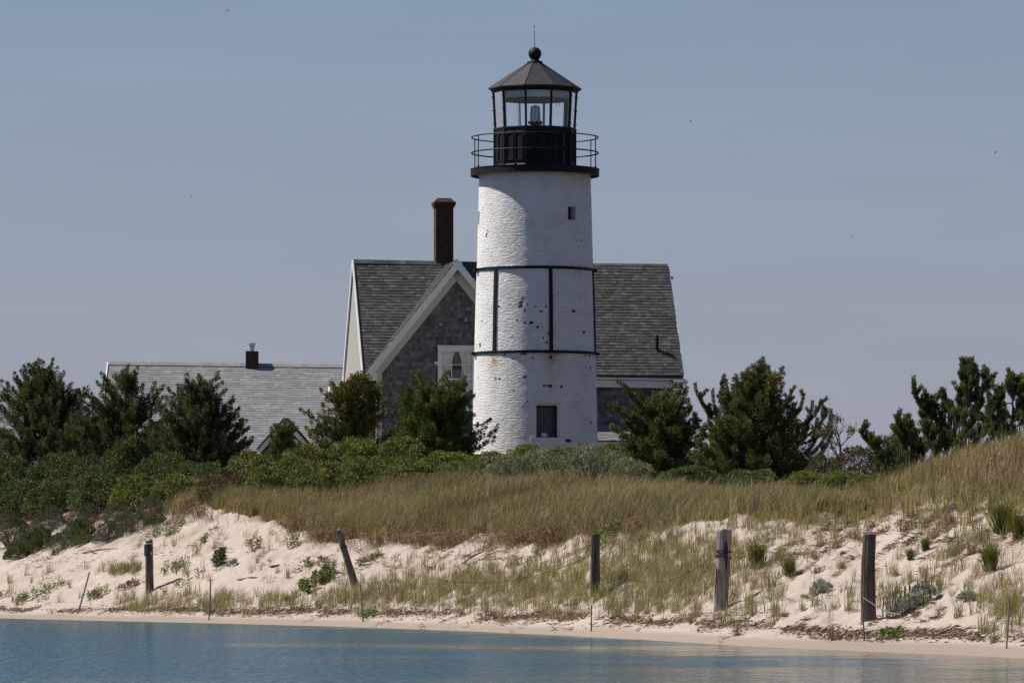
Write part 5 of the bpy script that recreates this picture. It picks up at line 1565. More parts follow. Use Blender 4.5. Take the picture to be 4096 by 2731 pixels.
limb_pine("tallest pine on the dune with a forked upright top", 3858, 1880, 125, [
    ([(3858, 1880), (3861, 1690), (3870, 1618), (3879, 1530), (3868, 1490), (3865, 1455)], .45, .055), ([(3879, 1532), (3889, 1495), (3893, 1457)], .1, .025),
    ([(3876, 1560), (3855, 1525), (3845, 1486)], .2, .02), ([(3874, 1590), (3845, 1580), (3834, 1556)], .3, .02), ([(3872, 1610), (3900, 1600), (3928, 1567), (3945, 1508)], .3, .028),
    ([(3925, 1570), (3950, 1555), (3958, 1528)], .3, .018), ([(3870, 1625), (3845, 1630), (3832, 1605)], .35, .02), ([(3880, 1560), (3905, 1535), (3912, 1510)], .3, .02),
    ([(3866, 1660), (3900, 1650), (3920, 1625), (3932, 1600)], .3, .022), ([(3862, 1690), (3840, 1680), (3828, 1655)], .3, .02), ([(3862, 1700), (3895, 1690), (3912, 1660)], .3, .02)],
    55, [(3880, 1710, 60, 45, 22), (3870, 1780, 60, 35, 20), (3868, 1560, 18, 40, 7)])
limb_pine("slender pine with a round topmost tuft at the right edge of the picture", 4042, 1880, 122, [
    ([(4042, 1880), (4045, 1735), (4053, 1600), (4062, 1555), (4062, 1518)], .62, .04), ([(4056, 1590), (4040, 1565), (4031, 1532)], .3, .02), ([(4052, 1620), (4015, 1605), (4000, 1585), (3997, 1560)], .4, .02),
    ([(4055, 1600), (4080, 1590), (4094, 1562)], .4, .02), ([(4058, 1580), (4078, 1560), (4082, 1540)], .3, .016), ([(4050, 1650), (4085, 1635), (4110, 1600)], .4, .022), ([(4050, 1660), (4005, 1650), (3985, 1620), (3982, 1592)], .4, .022),
    ([(4046, 1700), (3990, 1690), (3965, 1650), (3958, 1603)], .4, .024), ([(4046, 1710), (4090, 1690), (4120, 1650)], .4, .022), ([(4045, 1740), (3985, 1735), (3950, 1710)], .4, .022)],
    56, [(3990, 1690, 45, 45, 16), (4000, 1760, 60, 35, 18), (4075, 1700, 35, 45, 10)])
limb_pine("small rounded pine left of the bristly pine's long limb", 3625, 1900, 132, [
    ([(3625, 1900), (3628, 1800), (3612, 1740), (3592, 1675)], .45, .035), ([(3618, 1765), (3626, 1720), (3622, 1683)], .3, .02), ([(3625, 1790), (3650, 1760), (3658, 1720)], .3, .02),
    ([(3615, 1760), (3590, 1740), (3576, 1705)], .3, .018), ([(3628, 1810), (3665, 1795), (3685, 1765)], .35, .02), ([(3628, 1820), (3690, 1815), (3712, 1790)], .4, .02)], 53, [(3620, 1750, 34, 45, 18), (3650, 1825, 60, 40, 24)])
limb_pine("low leaning pine at the foot of the dune, leaning left", 3570, 1940, 139, [
    ([(3570, 1940), (3540, 1860), (3490, 1790), (3462, 1750), (3452, 1722)], .35, .04), ([(3500, 1805), (3490, 1780), (3488, 1752)], .2, .02), ([(3525, 1840), (3522, 1800), (3512, 1775)], .3, .02),
    ([(3545, 1870), (3560, 1830), (3556, 1805)], .3, .02), ([(3555, 1890), (3590, 1850), (3600, 1815)], .35, .02), ([(3560, 1900), (3620, 1870), (3640, 1840)], .4, .022)], 52, [(3550, 1865, 50, 40, 20), (3600, 1890, 50, 35, 18)])

def bare_tree(label, px, base_py, Y, tips, seed, leafy=()):
    r = random.Random(seed); b = P(px, base_py, Y); base = Vector((b.x, Y, float(zground(b.x, Y)) - .1)); mb = MB(); pm = FPX / Y
    fork = P(px + 4, base_py - 85, Y)
    mb.tube([base, base.lerp(fork, .5) + Vector((.04, 0, 0)), fork], [.05, .042, .036], 7)
    F = Fol(seed)
    def twig(a, d, L, rad, lev):
        pts = [a]; dd = d.normalized()
        for k in range(4):
            dd = (dd + Vector((r.uniform(-.28, .28), r.uniform(-.28, .28), r.uniform(-.12, .22)))).normalized(); pts.append(pts[-1] + dd * L / 4)
        mb.tube(pts, [rad * (1 - .14 * k) for k in range(5)], 4, cap=False)
        if lev < 4:
            for k in range(4 if lev < 2 else 3):
                s = r.choice(pts[1:]); twig(s, dd + Vector((r.uniform(-.9, .9), r.uniform(-.8, .8), r.uniform(-.1, .6))), L * r.uniform(.5, .72), rad * .6, lev + 1)
    for (x, y) in tips:
        t = P(x, y, Y + r.uniform(-.4, .4)); twig(fork if r.random() < .6 else base.lerp(fork, .6), t - fork, (t - fork).length * .8, .024, 1)
    rr = np.random.default_rng(seed)
    for (x, y, rad, cnt) in leafy:
        c = np.array(P(x, y, Y)); q = unit(rr.normal(size=(cnt, 3))) * rr.uniform(.3, 1, (cnt, 1)) * rad / pm
        F.leaves(c + q, q + np.array([[0, 0, .1]]) + rr.normal(size=(cnt, 3)) * .2, rr.uniform(.05, .09, cnt), rr.uniform(.025, .04, cnt), pick(rr, [(.17, .16, .045), (.12, .12, .035), (.15, .10, .04)], cnt, .25))
    root = thing("bare_tree", base, label, "tree"); mb.build("branches", M['grey_bark'], root)
    if leafy: put("leaves", F.mesh("leaves", M['leaf']), root)
bare_tree("bare twiggy little tree with a few leaf clusters right of the tall dense cedar", 3357, 1870, 150, [(3300, 1700), (3345, 1680), (3375, 1690), (3400, 1720), (3270, 1760), (3260, 1800), (3420, 1760), (3330, 1700), (3390, 1790)], 61,
          [(3350, 1680, 22, 120), (3318, 1700, 16, 70), (3402, 1722, 16, 110), (3300, 1725, 14, 60), (3265, 1730, 14, 60)])
bare_tree("leafless crooked shrub standing between the two dune pines", 3690, 1800, 134, [(3670, 1700), (3690, 1710), (3705, 1705), (3725, 1720), (3650, 1740)], 62)

# ---- shrubs
for (k, px, by, w, ty, Y, lab) in [
    ('bay', 1010, 1905, 270, 1800, 166, "low olive green shrub below the cottage's little gable"),
    ('bay', 1210, 1890, 290, 1775, 167, "rounded green shrub below the young cedar"),
    ('bay', 1415, 1885, 300, 1735, 167.5, "high rounded green shrub below the vine covered cedar"),
    ('bay', 1600, 1880, 280, 1745, 166.5, "green shrub below the left side of the broad bright cedar"),
    ('bay', 1790, 1885, 280, 1790, 165.5, "green shrub below the right side of the broad bright cedar"),
    ('bay', 1950, 1890, 240, 1800, 164.5, "green shrub right at the left foot of the white tower"),
    ('bay', 2110, 1880, 240, 1772, 168, "dark green shrub in front of the tower's lower window, behind the silver leaves"),
    ('bay', 2260, 1880, 220, 1780, 168, "green shrub at the right foot of the tower"),
    ('brown', 900, 1960, 260, 1860, 161, "olive and brown low shrub at the edge of the dune grass, leftmost of its row"),
    ('bay', 1080, 1960, 280, 1845, 160.5, "yellowish green low shrub in the front row left of the tower"),
    ('bay', 1270, 1965, 300, 1840, 160, "low yellow green shrub in front of the rounded green ones"),
    ('bay', 1460, 1965, 300, 1825, 159.5, "broad low green shrub at the back edge of the dune grass"),
    ('bay', 1650, 1965, 300, 1830, 159, "broad dark edged shrub where the dune grass begins below the broad cedar"),
    ('bay', 1840, 1955, 260, 1840, 158.5, "low green shrub next to the silvery one, on its left"),
    ('silver', 2040, 1950, 230, 1800, 157, "silvery leaved shrub below the left of the lower tower window"),
    ('silver', 2180, 1950, 260, 1775, 157.5, "silvery leaved shrub directly below the lower tower window"),
    ('silver', 2370, 1950, 260, 1755, 157, "tall silvery leaved shrub at the tower's right edge"),
    ('silver', 2520, 1950, 220, 1810, 154, "low silvery leaved shrub at the foot of the spreading cedar"),
    ('bay', 2470, 1880, 240, 1770, 163, "green shrub between the tower and the spreading cedar"),
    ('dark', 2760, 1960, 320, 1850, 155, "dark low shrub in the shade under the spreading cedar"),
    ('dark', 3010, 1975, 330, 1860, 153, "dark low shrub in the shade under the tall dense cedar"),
    ('bay', 3235, 1985, 250, 1870, 148, "green low shrub at the right foot of the tall dense cedar"),
    ('brown', 3290, 1930, 180, 1800, 150, "russet leaved bush below the bare twiggy tree"),
    ('brown', 3430, 1940, 220, 1775, 146, "russet and green bush between the bare tree and the leaning pine"),
    ('brown', 3570, 1880, 180, 1720, 142, "tall brownish bush behind the low leaning pine"),
    ('bay', 3360, 1995, 260, 1865, 141, "bright green low shrub in the hollow left of the dune"),
    ('bay', 3490, 1985, 230, 1880, 137, "small green shrub in the hollow at the foot of the dune"),
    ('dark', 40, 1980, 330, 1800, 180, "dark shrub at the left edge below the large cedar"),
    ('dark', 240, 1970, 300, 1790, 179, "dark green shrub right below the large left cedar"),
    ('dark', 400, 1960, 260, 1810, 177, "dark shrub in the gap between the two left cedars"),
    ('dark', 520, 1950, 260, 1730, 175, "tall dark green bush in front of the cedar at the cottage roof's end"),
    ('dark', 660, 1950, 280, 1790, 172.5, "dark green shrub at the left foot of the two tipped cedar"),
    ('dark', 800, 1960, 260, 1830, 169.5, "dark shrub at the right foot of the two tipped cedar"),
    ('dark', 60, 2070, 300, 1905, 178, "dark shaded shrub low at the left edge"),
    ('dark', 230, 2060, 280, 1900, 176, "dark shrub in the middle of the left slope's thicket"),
    ('dark', 400, 2040, 280, 1880, 173, "dull green shrub in the left thicket above the bare twigs"),
    ('bay', 560, 2030, 270, 1880, 169, "dull green shrub above the sandy left slope"),
    ('bay', 710, 2010, 250, 1890, 166, "olive green shrub just left of the first dune grass"),
    ('twiggy', 40, 2150, 176, 2035, 174, "twiggy brown shrub at the bottom left edge of the thicket"),
    ('twiggy', 200, 2120, 163, 2015, 173, "twiggy half bare shrub on the left sand slope"),
    ('twiggy', 340, 2110, 156, 2005, 171, "twiggy brown shrub in the middle of the left sand slope"),
    ('twiggy', 480, 2100, 156, 1985, 168, "twiggy shrub at the top of the left sand slope"),
    ('twiggy', 610, 2070, 142, 1975, 165, "twiggy shrub beside the overhanging straw coloured grass"),
    ('twiggy', 110, 2180, 136, 2105, 171, "sparse twiggy bush spilling on to the sand far left"),
    ('twiggy', 270, 2170, 129, 2105, 169, "sparse twiggy bush above the bare sand left of the round brown post"),
    ('twiggy', 250, 2195, 150, 2115, 168, "sparse twiggy bush low on the left sand above the leaning stake"),
    ('dark', 335, 2185, 110, 2125, 167, "little dark bush just left above the round brown post"),
    ('twiggy', 440, 2150, 150, 2075, 165.5, "grey twiggy bush on the sand right above the round brown post"),
    ('twiggy', 545, 2125, 150, 2040, 164, "grey green twiggy bush at the top of the sand left of the grass overhang"),
    ('dark', 625, 2095, 110, 2040, 163, "little green bush beside the straw coloured grass overhang"),
    ('dark', 160, 2150, 130, 2085, 170, "little dark bush between the twiggy ones on the left slope"),
    ('dark', 330, 2120, 120, 2060, 168.5, "little green bush in the bare twigs above the left sand"),
    ('dark', 490, 2105, 120, 2045, 166, "little green bush at the upper edge of the left sand"),
    ('dark', 70, 2215, 120, 2150, 170, "little dark bush lowest on the sand at the far left"),
    ('twiggy', 400, 2165, 88, 2115, 166, "small bush above the round brown post"),
]:
    shrub(k, px, by, w, ty, lab, Y)

# ------------------------------------------------------------------ dune grass (nobody could count it) and beach plants
GR = np.random.default_rng(77)
STRAW = [(0.46, 0.37, 0.20), (0.36, 0.28, 0.145), (0.27, 0.195, 0.11)]
OLIVE = [(0.32, 0.265, 0.09), (0.26, 0.232, 0.075), (0.37, 0.30, 0.12), (0.22, 0.225, 0.066)]
GREEN = [(0.24, 0.25, 0.085), (0.31, 0.29, 0.115), (0.18, 0.20, 0.065), (0.40, 0.34, 0.17)]
BROWN = [(0.24, 0.16, 0.10), (0.32, 0.23, 0.155), (0.17, 0.11, 0.07), (0.42, 0.32, 0.22)]

def meadow():
    F = Fol(5); N = 300000
    u = np.concatenate([GR.uniform(620, 4300, N - 50000), GR.uniform(4300, 5600, 50000)]); k3 = bluff(u, 3); k4 = bluff(u, 4)
    k3 = np.where(u > 3250, np.interp(u, [3250, 3420], [1, 0]) * k3 + (1 - np.interp(u, [3250, 3420], [1, 0])) * (k4 - 5.5), k3)
    ub = np.linspace(3200, 5600, 120); Db = G(ub, np.interp(ub, [3200, 3330, 3450, 3560, 3640, 3740, 3850, 3980, 4096, 4300, 5600], [2090, 2075, 2040, 1985, 1945, 1955, 2000, 2020, 2040, 2050, 2030]))[1]
    k3 = np.where(u > 3200, np.minimum(np.interp(u, ub, Db), k4 - .3), k3)
    back = np.interp(u, [620, 900, 3000, 3300, 3600], [3.0, 0.3, 0.3, 1.0, 5.0])
    D = k3 - 0.3 + GR.uniform(0, 1, N) ** 1.0 * (k4 + back - k3)
    x = (u - CX) / FPX * D
    pat = fbm(x * .55, D * .4, 41, 3); edge = (D - k3)
    keep = (GR.random(N) < np.clip(pat * 1.6 + .1, .25, 1)) & (edge + (fbm(x * 1.5, x * 0 + 3, 42, 3) - .5) * np.where(u > 3250, 4.0, 4.6) > 0)
    keep &= ~((u > 3350) & (GR.random(N) < .25))
    keep &= ~((u > 3350) & (GR.random(N) > np.clip((fbm(x * .8, D * .55, 49, 3) - .44) * 7 + np.clip((edge - 2.5) / 5, 0, 1), .08, 1)))
    keep &= ~((u < 900) & (GR.random(N) > np.clip((u - 640) / 260, 0, 1)))
    u, D, x, pat = u[keep], D[keep], x[keep], pat[keep]; n = len(u)
    z = zground(x, D)
    p2 = fbm(x * .3, D * .3, 43, 3)
    sel = GR.random(n)
    col = np.where((sel < np.where(u > 3400, .38, .50))[:, None], pick(GR, OLIVE, n), np.where((sel < .84)[:, None], pick(GR, STRAW, n), np.where((sel < .90)[:, None], pick(GR, GREEN, n), pick(GR, BROWN, n))))
    gp = np.clip((fbm(x * .45 + 9, D * .5, 47, 3) - .52) * 7, 0, 1); bp = np.clip((fbm(x * .5 + 3, D * .6, 48, 3) - .55) * 7, 0, 1)
    col = np.where((GR.random(n) < gp * .6)[:, None], pick(GR, GREEN, n) * .85, col); col = np.where((GR.random(n) < bp * .35)[:, None], pick(GR, BROWN, n) * .9, col)
    col = col * (0.72 + .7 * (p2[:, None] - .3))
    h = GR.uniform(.35, .8, n) * (.7 + .6 * pat) * np.where(u > 3300, .9, 1)
    tall = GR.random(n) < .012; h[tall] *= 1.45; col[tall] = pick(GR, STRAW[:2], int(tall.sum()), .2) * 1.15
    a = GR.normal(.22, .30, n); lean = np.stack([a, GR.normal(-.05, .28, n)], 1)
    F.blades(np.stack([x, D, z - .02], 1), h, lean, GR.uniform(.008, .016, n), col)
    o = put("dune_grass", F.mesh("dune_grass", M['grass'])); tag(o, "brown olive dune grass covering the rise below the lighthouse and the dune crest", "grass", kind='stuff')
meadow()

def edge_thatch():
    """matted brown straw that hangs over the lip of the grass"""
    F = Fol(6); N = 26000
    u = np.concatenate([GR.uniform(1150, 2350, 14000), GR.uniform(690, 900, 4000), GR.uniform(900, 1150, 1200), GR.uniform(2350, 2700, 2500)]); N = len(u)
    k3 = bluff(u, 3); D = k3 + GR.normal(-.5, .75, N); x = (u - CX) / FPX * D
    cl = fbm(x * 1.1, D * .5, 51, 3); keep = GR.random(N) < np.clip((cl - .47) * 6, .03, 1)
    x, D = x[keep], D[keep]; n = len(x); z = zground(x, D)
    lean = np.stack([GR.normal(-.25, .7, n), GR.normal(-.9, .45, n)], 1)
    F.blades(np.stack([x, D, z + GR.uniform(0, .12, n)], 1), GR.uniform(.25, .6, n), lean, GR.uniform(.008, .016, n), pick(GR, BROWN + STRAW[:1], n, .3) * .9)
    o = put("dead_grass", F.mesh("dead_grass", M['debris'])); tag(o, "matted dead brown grass hanging over the lip of the sand bank", "grass", kind='stuff')
edge_thatch()

def beach_grass():
    F = Fol(8)
    regs = [(2250, 2335, 330, 60, 680), (1780, 2375, 270, 36, 320), (2700, 2290, 200, 75, 460), (2600, 2190, 170, 40, 110), (1450, 2395, 130, 24, 100), (1080, 2415, 220, 20, 130), (760, 2420, 160, 22, 110),
            (490, 2280, 48, 14, 60), (3080, 2330, 140, 75, 70), (3220, 2090, 150, 40, 130), (3700, 2010, 260, 60, 190), (3960, 1900, 140, 70, 330), (3820, 2340, 240, 70, 80), (4040, 2440, 60, 55, 60), (3480, 2420, 130, 40, 30),
            (3000, 2170, 160, 45, 60), (900, 2200, 170, 60, 40), (1600, 2290, 250, 40, 40), (150, 2350, 110, 40, 25), (560, 2440, 60, 12, 40), (2500, 2440, 400, 22, 90), (3950, 2200, 150, 60, 60), (4500, 2300, 200, 120, 160), (5000, 2250, 250, 150, 160)]
    for (cx, cy, sx, sy, n) in regs:
        px = GR.normal(cx, sx, n); py = GR.normal(cy, sy, n); ok = (py > 1960) & (py < 2500 + np.interp(px, [0, 4096], [-60, 60])) & (np.abs(px - cx) < 2.2 * sx)
        px, py = px[ok], py[ok]
        x, D, z = G(px, py); m = GR.integers(8, 24, len(x))
        idx = np.repeat(np.arange(len(x)), m); N = len(idx)
        base = np.stack([x[idx] + GR.normal(0, .055, N), D[idx] + GR.normal(0, .055, N), z[idx] - .02], 1); base[:, 2] = zground(base[:, 0], base[:, 1]) - .02
        hc = GR.uniform(.28, .58, len(x)); h = hc[idx] * GR.uniform(.6, 1.1, N)
        lean = np.stack([GR.normal(.10, .28, N), GR.normal(0, .28, N)], 1)
        sel = GR.random(N); ctint = pick(GR, GREEN, len(x), .2)[idx]
        col = np.where((sel < .72)[:, None], ctint, np.where((sel < .88)[:, None], pick(GR, STRAW, N), pick(GR, BROWN, N)))
        F.blades(base, h, lean, GR.uniform(.006, .012, N), col)
        # dry skirt
        k = GR.random(N) < .22; nk = int(k.sum()); lean2 = GR.normal(0, .9, (nk, 2))
        F.blades(base[k], GR.uniform(.08, .22, nk), lean2, np.full(nk, .009), pick(GR, BROWN, nk))
    o = put("beach_grass", F.mesh("beach_grass", M['grass'])); tag(o, "thin green and straw coloured beach grass growing from the pale sand", "grass", kind='stuff')
beach_grass()

def scatter_debris():
    F = Fol(9)
    def bits(px, py, L, wd, pal, flat=.12, lift=.012):
        x, D, z = G(px, py); n = len(x); a = GR.normal(0.3, .9, n)
        d = np.stack([np.cos(a), np.sin(a) * 1.0, GR.normal(0, flat, n)], 1)
        p2 = np.stack([x, D, z + lift], 1); F.leaves(p2 - d * L[:, None] / 2, d, L, wd, pick(GR, pal, n, .35))
    # wrack line of dry weed along the beach
    N = 42000; u = GR.uniform(-60, 4160, N); off = 2.3 + (fbm(u * .004, u * 0, 61, 3) - .5) * 2.0 + GR.normal(0, .28, N) * np.where(GR.random(N) < .25, 3.0, 1)
    D = shore(u) + np.maximum(off, .8) + 0.9; x = (u - CX) / FPX * D
    k = GR.random(N) < np.clip((fbm(x * 1.2, D * .5, 62, 3) - .36) * 5, .05, 1); x, D = x[k], D[k]; n = len(x)
    a = GR.normal(0, .5, n); d = np.stack([np.cos(a), np.sin(a), GR.normal(.1, .25, n)], 1); z = zground(x, D)
    F.leaves(np.stack([x, D, z + GR.uniform(0, .05, n)], 1), d, GR.uniform(.05, .16, n), GR.uniform(.015, .035, n), pick(GR, [(0.28, 0.20, 0.135), (0.20, 0.14, 0.095), (0.36, 0.27, 0.19), (0.15, 0.105, 0.075), (0.26, 0.19, 0.13), (0.22, 0.155, 0.105), (0.55, 0.51, 0.46)], n, .3))
    o = put("seaweed_wrack", F.mesh("seaweed_wrack", M['debris'])); tag(o, "line of dry brown seaweed along the top of the wet sand", "seaweed", kind='stuff')
    F.__init__(10)
    # dead stems and roots on the right dune, dry bits elsewhere
    for (cx, cy, sx, sy, n, c) in [(3420, 2120, 120, 60, 900, 26), (3600, 2060, 170, 60, 1100, 26), (3800, 2140, 180, 80, 1300, 34), (3250, 2190, 130, 50, 500, 18), (3980, 2080, 100, 80, 700, 20), (350, 2090, 230, 40, 1500, 40), (150, 2180, 140, 25, 500, 20),
                                   (650, 2110, 90, 40, 500, 16), (2500, 2470, 500, 30, 500, 40), (1900, 2210, 200, 30, 700, 22), (3700, 2480, 300, 50, 350, 26), (1300, 2240, 300, 30, 250, 18), (1800, 2470, 300, 20, 300, 20), (700, 2240, 200, 40, 150, 14), (250, 2240, 150, 20, 160, 12)]:
        cxs = GR.normal(cx, sx, c); cys = GR.normal(cy, sy, c); i = GR.integers(0, c, n)
        px = cxs[i] + GR.normal(0, 17, n); py = cys[i] + GR.normal(0, 6, n) - (px - cxs[i]) * .45
        bits(px, py, GR.uniform(.08, .34, n), GR.uniform(.008, .024, n), BROWN + [(.07, .05, .04), (.24, .19, .15)], .22, .02)
    o = put("dry_litter", F.mesh("dry_litter", M['debris'])); tag(o, "dead stems and dry plant bits strewn over the sand slopes", "litter", kind='stuff')
    # bare grey twigs between the left shrubs
    r = random.Random(3); mb = MB()
    F.__init__(12); n = 900
    px = GR.uniform(20, 780, n); py = np.interp(px, [0, 800], [2140, 2030]) + GR.normal(0, 38, n)
    x, D, z = G(px, py); h = GR.uniform(.15, .6, n)
    F.blades(np.stack([x, D, z - .03], 1), h, GR.normal(0, .7, (n, 2)), GR.uniform(.010, .022, n), pick(GR, [(.17, .145, .13), (.12, .095, .085), (.22, .19, .17)], n, .3))
    o = put("dead_brushwood", F.mesh("dead_brushwood", M['debris'])); tag(o, "grey dead twigs tangled over the left sand slope", "brushwood", kind='stuff')
scatter_debris()

# single tufts on the bare sand: three kinds, copied
def tuft_mesh(seed, n, hr, pal, sp=.28, wd=(.007, .013), r0=.06):
    r = np.random.default_rng(seed); F = Fol(seed)
    b = np.stack([r.normal(0, r0, n), r.normal(0, r0, n), np.full(n, -.02)], 1)
    F.blades(b, r.uniform(*hr, n), np.stack([r.normal(.08, sp, n), r.normal(0, sp, n)], 1), r.uniform(*wd, n), pick(r, pal, n, .25))
    k = n // 3; F.blades(b[:k], r.uniform(.06, .2, k), r.normal(0, 1.0, (k, 2)), np.full(k, .011), pick(r, BROWN, k))
    return F.mesh("grass_tuft", M['grass'])
TUFTS = {'green': tuft_mesh(71, 34, (.25, .5), GREEN), 'dry': tuft_mesh(72, 46, (.10, .26), BROWN + STRAW, .55), 'tall': tuft_mesh(73, 40, (.35, .62), GREEN + OLIVE, .2), 'broom': None}
_broom = tuft_mesh(74, 240, (.45, .80), [(0.13, 0.15, 0.03), (0.17, 0.175, 0.04), (0.10, 0.12, 0.028), (0.20, 0.17, 0.05)], .42, (.012, .022), .05)
def tuft(kind, px, py, s, label, group, name="grass_tuft"):
    g = G1(px, py); o = bpy.data.objects.new(name, TUFTS[kind]); link(o); o.location = g
    o.rotation_euler = (0, 0, (px * 7.3 + py) % 6.28); o.scale = (s, s, s)
    return tag(o, label, "grass tuft", group)
for i, (px, py, s) in enumerate([(2470, 2460, 1), (2555, 2450, .8), (2640, 2440, .9), (2765, 2490, .8), (2890, 2490, .9), (2950, 2540, 1.1), (2920, 2500, .8), (3100, 2460, 1.1), (3010, 2460, 1), (3330, 2560, 1.0), (3390, 2440, 1), (3205, 2440, .8),
                                (3930, 2530, 1.2), (3970, 2570, 1), (3830, 2470, 1), (3760, 2360, 1.1), (3640, 2330, 1), (3580, 2300, .9), (3690, 2310, .9), (2600, 2490, .8), (2700, 2445, .9)]):
    tuft('green', px, py, s, "single small green grass tuft standing on the bare sand right of the dark post", "green tufts on the bare sand to the right")
for i, (px, py, s) in enumerate([(2230, 2455, 1.3), (2285, 2460, 1.3), (2590, 2450, 1.1), (2770, 2470, 1.2), (2545, 2485, .9), (1970, 2465, 1.6), (1250, 2445, 1), (3360, 2270, 1.3), (3420, 2150, 1.7), (3480, 2110, 1.8), (3550, 2060, 1.6), (3350, 2190, 1.5), (3620, 2120, 1.7), (3740, 2150, 1.9), (3800, 2090, 1.8), (3890, 2210, 1.9), (3260, 2230, 1.4), (3680, 2020, 1.7), (3270, 2290, 1.2), (3080, 2500, .9), (3150, 2270, 1.0)]):
    tuft('dry', px, py, s, "short dead brown grass stump on the pale sand", "dead brown stumps on the sand")
for i, (px, py, s) in enumerate([(3395, 2090, 1.2), (3490, 2060, 1.3), (3640, 2060, 1.6), (3830, 2000, 1.5), (3560, 2040, 1.1), (3770, 2070, 1.1), (3690, 2110, 1.2), (3900, 2060, 1.2), (3870, 2100, 1.3), (3740, 2010, 1.5), (3600, 1990, 1.2), (3960, 2050, 1.4), (4050, 2060, 1.4), (3430, 2075, 1.2), (3850, 2040, 1.5), (3340, 2150, .9)]):
    tuft('tall', px, py, s, "upright green grass clump with brown skirt high on the right dune face", "grass clumps on the dune face")
for i, (px, py, s) in enumerate([(40, 2330, 1.0), (70, 2420, .8), (130, 2330, .7), (280, 2350, .8), (1150, 2310, 1.0), (1110, 2290, .7), (1030, 2250, .8), (905, 2400, 1.0)]):
    tuft('tall', px, py, s * .8, "thin lone grass tuft on the smooth sand of the left beach", "thin tufts on the left beach")

# broom-like bushes on the sand
def fan_bush(px, py, s, label, seed):
    g = G1(px, py); root = thing("broom_bush", g, label, "bush")
    o = bpy.data.objects.new("green_stems", _broom); link(o, root); o.rotation_euler = (0, 0, seed); root.scale = (s, s, s)
    mb = MB(); r = random.Random(seed)
    for k in range(9): mb.tube([Vector((0, 0, -.05)), Vector((r.uniform(-.12, .12), r.uniform(-.1, .1), .22))], [.012, .006], 5, cap=False)
    t = mb.build("woody_base", M['bark'], fix=False); t.parent = root
fan_bush(3955, 2280, 1.0, "yellow green broom-like bush with shadow on the sand at the right", 1)
fan_bush(4010, 2130, 1.25, "larger yellow green broom-like bush high on the right edge of the dune", 2)
fan_bush(4075, 2150, 1.0, "broom-like green bush touching the right edge of the picture", 3)
fan_bush(3030, 2270, 1.15, "yellow green broom-like bush just right of the thick grey post", 4)
fan_bush(3640, 2240, .5, "small green broom-like plant on the dune face right of the black post", 5)
fan_bush(3700, 2200, .55, "small pale green plant above the black post on the dune face", 6)
fan_bush(3155, 2300, .75, "low green broom-like plant on the sand in front of the dune foot", 7)
fan_bush(3545, 1985, .7, "bright yellow green tuft like bush near the top of the dune", 8)

# leafy beach plants
def leafy_plant(px, py, w, h, label, seed, pal, n=420, l=(.06, .12), wd=(.02, .045), spread=1.0, name="beach_plant", cat="plant"):
    g = G1(px, py); pm = FPX / g.y; r = np.random.default_rng(seed); F = Fol(seed)
    W, Hh = w / 2 / pm, h / pm
    # small rosettes spread over the patch
    c = max(5, int(w / 11)); cx = r.normal(0, .45, c) * W; cy = r.normal(0, .5, c) * W * spread; i = r.integers(0, c, n)
    hh = Hh * np.clip(1 - (cx / W) ** 2 * .5, .3, 1)
    x = g.x + cx[i] + r.normal(0, .05, n); y = g.y + cy[i] + r.normal(0, .05, n); t = r.uniform(0.1, 1, n)
    z = zground(x, y) + t * hh[i] * .8
    d = np.stack([r.normal(0, .8, n), r.normal(0, .8, n), r.uniform(.1, .9, n)], 1)
    F.leaves(np.stack([x, y, z], 1), d, r.uniform(*l, n), r.uniform(*wd, n), pick(r, pal, n, .25))
    root = thing(name, g, label, cat); put("leaves", F.mesh("leaves", M['leaf']), root)
    mb = MB()
    for q in range(c):
        b = Vector((g.x + cx[q], g.y + cy[q], float(zground(g.x + cx[q], g.y + cy[q])) - .03)); mb.tube([b, b + Vector((r.normal() * .04, r.normal() * .04, hh[q] * .8))], [.008, .004], 4, cap=False)
    mb.build("stems", M['bark'], root, fix=False)
    return root
LG = [(0.12, 0.165, 0.034), (0.165, 0.20, 0.045), (0.09, 0.125, 0.028), (0.21, 0.20, 0.055)]
LD = [(0.045, 0.07, 0.022), (0.06, 0.085, 0.026), (0.035, 0.055, 0.02)]
LY = [(0.12, 0.14, 0.035), (0.20, 0.15, 0.04), (0.16, 0.16, 0.04), (0.22, 0.12, 0.05)]
